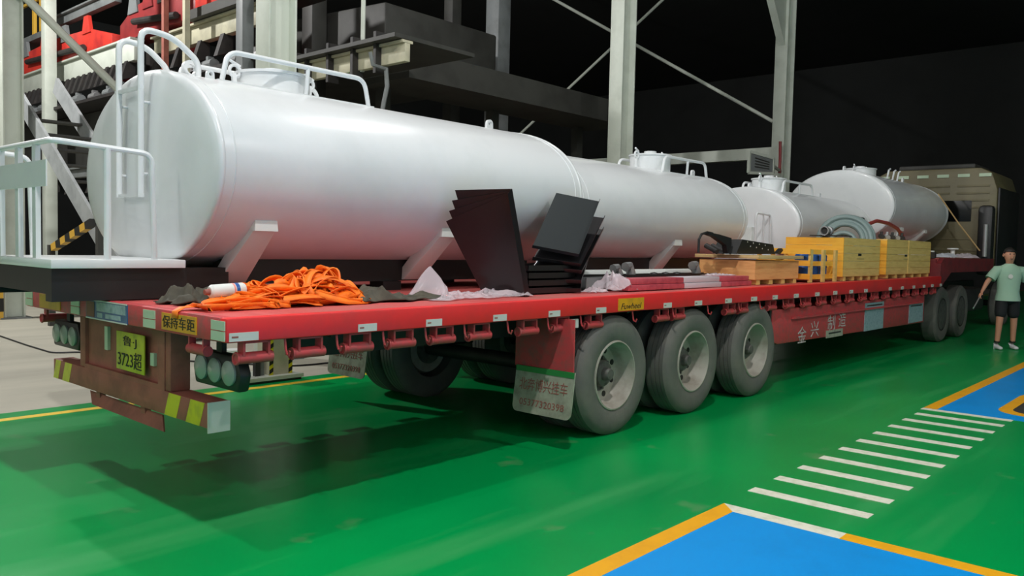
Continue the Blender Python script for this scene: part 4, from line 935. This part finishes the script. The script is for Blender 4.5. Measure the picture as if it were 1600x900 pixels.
# black brackets on the plywood box
Yb = 4.42
def pxpoly(pts, Y): return [ony(x, y, Y) for x, y in pts]
t = thing('steel_bracket', 'black steel bracket with a looped handle on the plywood box', 'bracket', (9.2, Yb, zl))
P = pxpoly([(1108, 363), (1123, 366), (1143, 372), (1143, 384), (1150, 381), (1152, 396), (1137, 396), (1135, 383), (1117, 370), (1108, 367)], Yb)
P = [np.array((p[0], p[1], max(p[2], zl+.002))) for p in P]
MB().prism(P, (0, .06, 0)).build('plate', M['black'], t)
h = pxpoly([(1095, 396), (1096, 374), (1100, 366), (1109, 363), (1117, 365)], Yb); h = [np.array((p[0], Yb+.03, max(p[2], zl+.015))) for p in h]
MB().tube(h, .014, 8).build('loop', M['black'], t)
for px in (1112, 1122, 1134):
    p = ony(px, 392, Yb+.15); MB().cyl((p[0], Yb+.08, zl+.03), (p[0]+.04, Yb+.25, zl+.1), .03, 10).build('stub', M['dark'], t)
t = thing('steel_bracket', 'black perforated steel hood tilted on the plywood box', 'bracket', (9.5, Yb, zl))
P = pxpoly([(1150, 397), (1160, 374), (1208, 382), (1211, 397)], Yb-.1); P = [np.array((p[0], p[1], max(p[2], zl+.002))) for p in P]
MB().prism(P, (0, .3, 0)).build('hood', M['black'], t)
for k in range(8):
    p = ony(1168+k*4.6, 378+k*.9+(6 if k % 2 else 0), Yb-.1); MB().cyl((p[0], Yb-.103, p[2]), (p[0], Yb-.09, p[2]), .008, 8).build('hole', M['refl'], t)
P = pxpoly([(1214, 396), (1222, 388), (1224, 391), (1219, 397)], Yb-.1); P = [np.array((p[0], p[1], max(p[2], zl+.002))) for p in P]
MB().prism(P, (0, .05, 0)).build('steel_offcut', M['black'], loc=(P[0][0], Yb, zl), label='small black steel offcut at the end of the plywood lid', cat='offcut')
# open yellow crate with blue drums
z0 = DK(10.6); cx0, cx1, cy0_, cy1_ = 10.22, 11.14, 4.08, 4.8
t = thing('open_crate', 'open slatted yellow crate holding blue drums', 'crate', ((cx0+cx1)/2, 4.4, z0))
ch = .42
for x in (cx0, (cx0+cx1)/2-.04, cx1-.08):
    for y in (cy0_, cy1_-.03): MB().box(x, x+.08, y, y+.03, z0, z0+ch).build('upright', M['owood'], t)
for zz in (z0+.04, z0+.21, z0+ch-.06):
    for y in (cy0_+.03, cy1_-.05): MB().box(cx0, cx1, y, y+.02, zz, zz+.06).build('slat', M['ywood'], t)
    for y in (cy0_+.05, (cy0_+cy1_)/2, cy1_-.12): MB().box(cx0-.02, cx0, cy0_, cy1_, zz, zz+.07).build('slat', M['ywood'], t); break
MB().box(cx0, cx1, cy0_+.05, cy1_-.05, z0+.04, z0+.06).build('bottom', M['ywood'], t)
for x in (10.42, 10.68, 10.95):
    o = MB().lathe([(0, 0), (.1, 0), (.105, .02), (.105, .12), (.11, .13), (.105, .14), (.105, .28), (.09, .3), (0, .3)], (x, 4.26, z0+.06), (0, 0, 1), 24).build('blue_drum', M['bluedrum'], loc=(x, 4.26, z0+.06), label={10.42: 'small blue drum in the crate next to the plywood box', 10.68: 'middle one of three small blue drums in the slatted crate', 10.95: 'small blue drum in the crate next to the yellow hose box'}[x], cat='drum', group='blue drums in the crate')
y1b, zt1 = crate('yellow board box with a coiled grey hose on top', 11.25, 12.72, 4.04, 4.85, DK(12), .555, 'owood', 'ywood', 5, None, 5, open_top=True)
y2b, zt2 = crate('olive board box next to the gooseneck step', 13.05, 15.35, 4.04, 4.8, DK(14.2), .545, 'owood', 'ywood', 5, None, 6)
MB().box(14.1, 14.2, 4.03, 4.04, DK(14.2)+.06, DK(14.2)+.6).build('batten', M['owood'], y2b)
# hose coil and hoses on the boxes
p = ony(1331, 372, 4.35); t = thing('hose_coil', 'thick grey hose coil standing in the open yellow box', 'hose', (12.0, 4.4, zt1-.1))
for k, (R, dy) in enumerate(((.36, 0), (.30, .02), (.25, .0), (.31, .09), (.36, .08))):
    MB().torus((p[0]-.1+dy*1.3, 4.42, zt1-.04), R, .04, (-.92, -.35, .25), 48, 10).build('turn', M['hose'], t)
MB().torus((p[0]-.22, 4.4, zt1-.1), .18, .035, (-.92, -.35, .35), 36, 10).build('turn', M['hose'], t)
h = pxpoly([(1288, 372), (1296, 362), (1312, 352), (1330, 342), (1348, 343)], 4.62)
MB().tube(h, .035, 10).build('black_hose', M['black'], loc=h[0], label='black hose arching behind the grey hose coil', cat='hose')
h = pxpoly([(1352, 352), (1370, 345), (1388, 349), (1402, 357), (1410, 368)], 4.5); h = [np.array((h[0][0]-.12, 4.5, zt1-.02))]+h+[np.array((h[-1][0]+.1, 4.5, zt2+.03))]
MB().tube(h, .03, 10).build('red_hose', M['redhose'], loc=h[0], label='red hose arching between the two board boxes', cat='hose')
a = ony(1276, 366, 4.4); b_ = ony(1292, 367, 4.4)
t = thing('hose_coupling', 'steel hose coupling on the edge of the yellow box', 'coupling', (a[0], 4.4, zt1))
zc_ = zt1+.07; MB().lathe([(.05, 0), (.065, 0), (.065, .05), (.05, .06), (.045, .14), (.06, .15), (.06, .2), (.03, .2)], (a[0], 4.3, zc_), (1, 0, 0), 24, closed=True).build('sleeve', M['steel'], t)
MB().cyl((a[0]+.03, 4.3, zc_+.0), (a[0]+.16, 4.3, zc_), .044, 14).build('core', M['dark'], t)
MB().box(11.2, 11.6, 4.06, 4.5, zt1, zt1+.012).build('cover_strip', M['dark'], loc=(11.4, 4.3, zt1), label='thin dark strip under the hose coupling on the yellow box', cat='strip')
random.seed(5)
for k, (px, py) in enumerate(((1376, 366), (1385, 362), (1393, 368), (1400, 371), (1408, 370))):
    p = ony(px, py, 4.3); x = p[0]; b = MB(); zz = zt2 if x > 13 else zt1
    b.cyl((x-.06, 4.25, zz+.04), (x+.08, 4.33, zz+.06), .036, 10); b.cyl((x, 4.29, zz+.02), (x+.01, 4.29, zz+.13), .022, 8)
    if x > 13.05: b.build('pipe_fitting', M['steel' if k % 2 else 'dark'], loc=(x, 4.3, zz), label='small pipe fitting lying on the olive board box', cat='fitting', group='pipe fittings on the olive box')
# bags and parts on the gooseneck
drape('plastic_bag', 'white plastic bag bulging on the gooseneck step beside the olive box', 'bag', 16.1, 4.5, .35, .3, lambda x: GZ, .06, 41, M['bag'], 30, 24, rag=.15, hmap=lambda u, v: .2*max(0, 1-u*u)*max(0, 1-v*v))
drape('plastic_bag', 'flat white plastic bag lying further up the gooseneck', 'bag', 17.4, 4.3, .45, .2, lambda x: GZ, .05, 43, M['bag'], 30, 20, rag=.2, hmap=lambda u, v: .06*max(0, 1-u*u)*max(0, 1-v*v))
drape('plastic_bag', 'pinkish white bag at the front end of the gooseneck', 'bag', 18.9, 4.3, .5, .22, lambda x: GZ, .05, 45, M['whitewrap'], 30, 20, rag=.2, hmap=lambda u, v: .06*max(0, 1-u*u)*max(0, 1-v*v))
t = thing('valve', 'small white valve with a hand wheel on the gooseneck', 'valve', (17.9, 4.3, GZ))
MB().cyl((17.9, 4.3, GZ), (17.9, 4.3, GZ+.16), .04, 12).build('body', M['whitem'], t); MB().torus((17.9, 4.3, GZ+.18), .09, .015, (0, 0, 1), 20, 8).build('hand_wheel', M['whitem'], t)
MB().bar((17.81, 4.3, GZ+.18), (17.99, 4.3, GZ+.18), .02, .02).build('spoke', M['whitem'], t)
t = thing('lashing_lug', 'dark post with a bright cap at the gooseneck step', 'post', (TF+.06, TY0+.2, GZ-.02))
MB().box(TF+.02, TF+.12, TY0+.13, TY0+.27, GZ-.005, GZ+.1).build('post', M['dark'], t); MB().cyl((TF+.07, TY0+.2, GZ+.1), (TF+.07, TY0+.2, GZ+.125), .05, 12).build('cap', M['refl'], t)
r0, r1 = ony(1466, 303, 5.0), ony(1531, 392, 4.1); r1[2] = max(r1[2], GZ+.02)
MB().tube([r0, (r0+r1)/2+(0, 0, -.03), r1], .014, 6).build('tie_rope', M['rope'], loc=r1, label='tan tie rope slanting from the raised tank down to the gooseneck', cat='rope')

# ------------------------------------------------------------------ floor items beyond the trailer
cab_pts = [(*onz(-30, 516)[:2], .012), (*onz(0, 526)[:2], .012), (*onz(40, 540)[:2], .012), (*onz(83, 553)[:2], .012), (*onz(130, 551)[:2], .012), (*onz(300, 566)[:2], .012), (*onz(460, 574)[:2], .012), (*onz(545, 565)[:2], .012), (*onz(640, 556)[:2], .012)]
MB().tube(arcpath(cab_pts, .3), .011, 8).build('power_cable', M['black'], loc=cab_pts[0], label='thin black power cable lying on the concrete floor beyond the trailer', cat='cable')
q0 = onz(417, 598); q1 = onz(450, 592)
t = thing('tool_trolley', 'low trolley with a white cylinder and a striped pale box seen below the trailer', 'trolley', (q0[0], q0[1], 0))
X, Y = q0[0]-.1, q0[1]+.15
MB().box(X-.35, X+.55, Y-.2, Y+.3, .03, .07).build('base', M['column'], t)
MB().box(X-.33, X+.53, Y-.18, Y+.28, 0, .03).build('runner', M['dgrey'], t)
MB().lathe([(0, 0), (.11, 0), (.11, .03), (.1, .03), (.1, .26), (.11, .27), (.11, .3), (0, .31)], (X-.15, Y+.12, .07), (0, 0, 1), 24).build('cylinder', M['whitem'], t)
MB().box(X+.06, X+.12, Y-.06, Y+.06, .07, .33).build('instrument', M['grey'], t)
MB().box(X+.0, X+.06, Y-.08, Y-.02, .07, .26).build('battery', M['dark'], t)
bx = MB().box(X+.16, X+.46, Y-.1, Y+.15, .07, .55).build('box', M['cream'], t)
for xx in (X+.16, X+.41):
    for k in range(5):
        z = .08+k*.095
        MB().prism([(xx, Y-.104, z), (xx+.05, Y-.104, z+.03), (xx+.05, Y-.104, min(z+.078, .55)), (xx, Y-.104, z+.048)], (0, .004, 0)).build('stripe', M['ink'], bx)
    MB().box(xx, xx+.05, Y-.102, Y-.1, .07, .55).build('stripe_ground', M['stripe'], bx)

# ------------------------------------------------------------------ person
def skin_mesh(name, joints, edges, parent, material, base, sub=2, rootv=0):
    me = bpy.data.meshes.new(name); keys = list(joints); idx = {k: i for i, k in enumerate(keys)}
    me.from_pydata([tuple(V3(joints[k][0])-V3(base)) for k in keys], [(idx[a], idx[b]) for a, b in edges], [])
    o = link(bpy.data.objects.new(name, me)); md = o.modifiers.new('skin', 'SKIN'); md.use_smooth_shade = True; md.branch_smoothing = .4
    for k in keys:
        r = joints[k][1]; r = r if hasattr(r, '__len__') else (r, r)
        me.skin_vertices[0].data[idx[k]].radius = r; me.skin_vertices[0].data[idx[k]].use_root = (idx[k] == rootv)
    s_ = o.modifiers.new('sub', 'SUBSURF'); s_.levels = sub; s_.render_levels = sub
    dg = bpy.context.evaluated_depsgraph_get(); dg.update(); m2 = bpy.data.meshes.new_from_object(o.evaluated_get(dg)); m2.name = name
    bpy.data.objects.remove(o); m2.materials.clear(); m2.materials.append(material)
    m2.polygons.foreach_set('use_smooth', [True]*len(m2.polygons))
    o = link(bpy.data.objects.new(name, m2)); o.parent = parent
    return o
pf = onz(1563, 546); PB = np.array((pf[0]+.05, pf[1]-.06, 0))
per = thing('person', 'person in pale green shirt and black shorts holding a thin rod beside the truck', 'person', PB)
# local frame: facing (towards image left, slightly to the camera), side = person's right (to the camera-left)
fx = np.array((-.80, -.60, 0)); sx = np.array((-.60, .80, 0)); zz = np.array((0, 0, 1.0))
def L(f, s, z): return PB+fx*f+sx*s+zz*z
body = {'pelvis': (L(0, 0, .93), (.12, .1)), 'waist': (L(.01, 0, 1.08), (.12, .1)), 'chest': (L(0, 0, 1.28), (.11, .09)), 'neckb': (L(-.01, 0, 1.43), (.06, .06)), 'neck': (L(.0, 0, 1.51), (.055, .055)),
 'jaw': (L(.03, .01, 1.565), (.075, .08)), 'head': (L(.02, .02, 1.645), (.1, .108)), 'crown': (L(.01, .02, 1.71), (.08, .09)),
 'shR': (L(0, .18, 1.385), .05), 'elR': (L(.02, .36, 1.17), .042), 'wrR': (L(.1, .48, .99), .028), 'shL': (L(0, -.18, 1.385), .05), 'elL': (L(-.06, -.34, 1.2), .042), 'wrL': (L(0, -.42, .98), .028),
 'hipR': (L(0, .1, .88), .09), 'knR': (L(.03, .13, .5), .058), 'anR': (L(0, .14, .1), .04), 'hipL': (L(0, -.1, .88), .09), 'knL': (L(-.02, -.13, .5), .058), 'anL': (L(-.08, -.16, .1), .04)}
be = [('pelvis', 'waist'), ('waist', 'chest'), ('chest', 'neckb'), ('neckb', 'neck'), ('neck', 'jaw'), ('jaw', 'head'), ('head', 'crown'), ('chest', 'shR'), ('shR', 'elR'), ('elR', 'wrR'), ('chest', 'shL'), ('shL', 'elL'), ('elL', 'wrL'), ('pelvis', 'hipR'), ('hipR', 'knR'), ('knR', 'anR'), ('pelvis', 'hipL'), ('hipL', 'knL'), ('knL', 'anL')]
for sd, sg_ in (('R', 1), ('L', -1)):
    wv = V3(body['wr'+sd][0]); ev = V3(body['el'+sd][0]); d_ = (wv-ev)/np.linalg.norm(wv-ev)
    pm = wv+d_*.06; body['palm'+sd] = (pm, (.034, .02)); be.append(('wr'+sd, 'palm'+sd))
    for k in range(4):
        lat = np.array((fx*(.028-.019*k)))
        b0 = pm+d_*.03+lat; k1 = b0+d_*(.03+.004*(k in (1, 2)))-sx*sg_*.012; k2 = k1+d_*.016-sx*sg_*.026
        body['f%s%da' % (sd, k)] = (b0, .0095); body['f%s%db' % (sd, k)] = (k1, .0085); body['f%s%dc' % (sd, k)] = (k2, .0075)
        be += [('palm'+sd, 'f%s%da' % (sd, k)), ('f%s%da' % (sd, k), 'f%s%db' % (sd, k)), ('f%s%db' % (sd, k), 'f%s%dc' % (sd, k))]
    t0 = wv+d_*.03+fx*.035; t1_ = t0+d_*.03+fx*.018-sx*sg_*.012
    body['t%sa' % sd] = (t0, .011); body['t%sb' % sd] = (t1_, .009); be += [('wr'+sd, 't%sa' % sd), ('t%sa' % sd, 't%sb' % sd)]
bd = skin_mesh('body', body, be, per, M['skin'], PB)
hd = V3(body['head'][0])
fc = MB().lathe([(0, -.05), (.012, -.045), (.018, 0), (0, .022)], hd+fx*.1+zz*(-.02), (0, 0, 1), 12).build('nose', M['skin'], per)
for s_ in (-1, 1):
    MB().lathe([(0, -.008), (.011, 0), (0, .008)], hd+fx*.088+sx*.032*s_+zz*.01, fx, 10).build('eye', M['hair'], per)
    MB().torus(hd+sx*.088*s_+zz*(-.01)-fx*.01, .022, .009, sx, 14, 6).build('ear', M['skin'], per)
MB().bar(hd+fx*.088-sx*.022-zz*.07, hd+fx*.088+sx*.022-zz*.07, .012, .01).build('mouth', mat('lips', (150, 90, 80), .6), per)
# hair cap
hm = MB(); V = []; F = []; nu, nv = 20, 9
for j in range(nv+1):
    for i in range(nu):
        a = 2*PI*i/nu; e = PI/2*(1-j/nv*1.15); f_ = math.cos(a)
        if e < .35 and f_ > .3: e = .35
        r = np.array((math.cos(e)*math.cos(a)*.108, math.cos(e)*math.sin(a)*.093, math.sin(e)*.115)); p = hd+fx*r[0]+sx*r[1]+zz*(r[2]+.012); V.append(p)
for j in range(nv):
    for i in range(nu): F.append((j*nu+i, j*nu+(i+1) % nu, (j+1)*nu+(i+1) % nu, (j+1)*nu+i))
hm.add(V, F).build('hair', M['hair'], per, smooth=1.5)
m_ = MB(); V = []; F = []; NS = 28
rings = ((.85, .2, .165), (.9, .195, .155), (1.0, .178, .136), (1.12, .182, .134), (1.25, .2, .136), (1.34, .212, .128), (1.40, .205, .115), (1.445, .15, .095), (1.475, .085, .076), (1.49, .07, .066))
for z_, hw, hd_ in rings:
    for i in range(NS):
        a_ = 2*PI*i/NS; V.append(L(hd_*math.cos(a_)*(1+.03*math.sin(3*a_+z_*9)), hw*math.sin(a_), z_))
for j in range(len(rings)-1):
    for i in range(NS): F.append((j*NS+i, j*NS+(i+1) % NS, (j+1)*NS+(i+1) % NS, (j+1)*NS+i))
m_.add(V, F)
for s_, f0, f1 in ((1, 0, .018), (-1, -.0, -.05)):
    m_.tube([L(0, s_*.12, 1.385), L(f0, s_*.2, 1.37), L(f1*.5, s_*.26, 1.3), L(f1, s_*.315, 1.22)], [.07, .085, .082, .086], 18)
m_.build('shirt', M['shirt'], per, smooth=1.2)
MB().lathe([(0, 0), (.04, 0), (.04, .004), (0, .006)], L(.136, .04, 1.27), fx+np.array((0, 0, .05)), 12).build('shirt_emblem', M['refl'], per)
shorts = {'p': (L(0, 0, .93), (.12, .11)), 'hr': (L(0, .095, .84), .115), 'kr': (L(.02, .12, .53), .095), 'hl': (L(0, -.095, .84), .115), 'kl': (L(-.01, -.12, .53), .095)}
skin_mesh('shorts', shorts, [('p', 'hr'), ('hr', 'kr'), ('p', 'hl'), ('hl', 'kl')], per, M['shorts'], PB)
for an in ('anR', 'anL'):
    c = V3(body[an][0]); c[2] = 0
    sh = {'h': (c-fx*.06+zz*.045, (.042, .042)), 'm': (c+fx*.05+zz*.04, (.045, .04)), 't': (c+fx*.16+zz*.032, (.042, .03)), 'an': (c-fx*.03+zz*.1, (.045, .045))}
    skin_mesh('shoe', sh, [('h', 'm'), ('m', 't'), ('h', 'an')], per, M['shoe'], PB)
    MB().cyl(c-fx*.005+zz*.12, c+zz*.15, .047, 14).build('sock', M['ink'], per)
pr = V3(body['palmR'][0]); p_top = ony(1536, 462, pr[1]); p_bot = ony(1512, 505, pr[1]-.05)
dv = p_bot-p_top; dv /= np.linalg.norm(dv)
MB().cyl(pr-dv*.1+V3((0, 0, -.02)), pr+dv*.58+V3((0, 0, -.02)), .011, 8).build('thin_rod', M['steel'], loc=pr, label='thin pale rod held low in the right hand of the person', cat='rod')
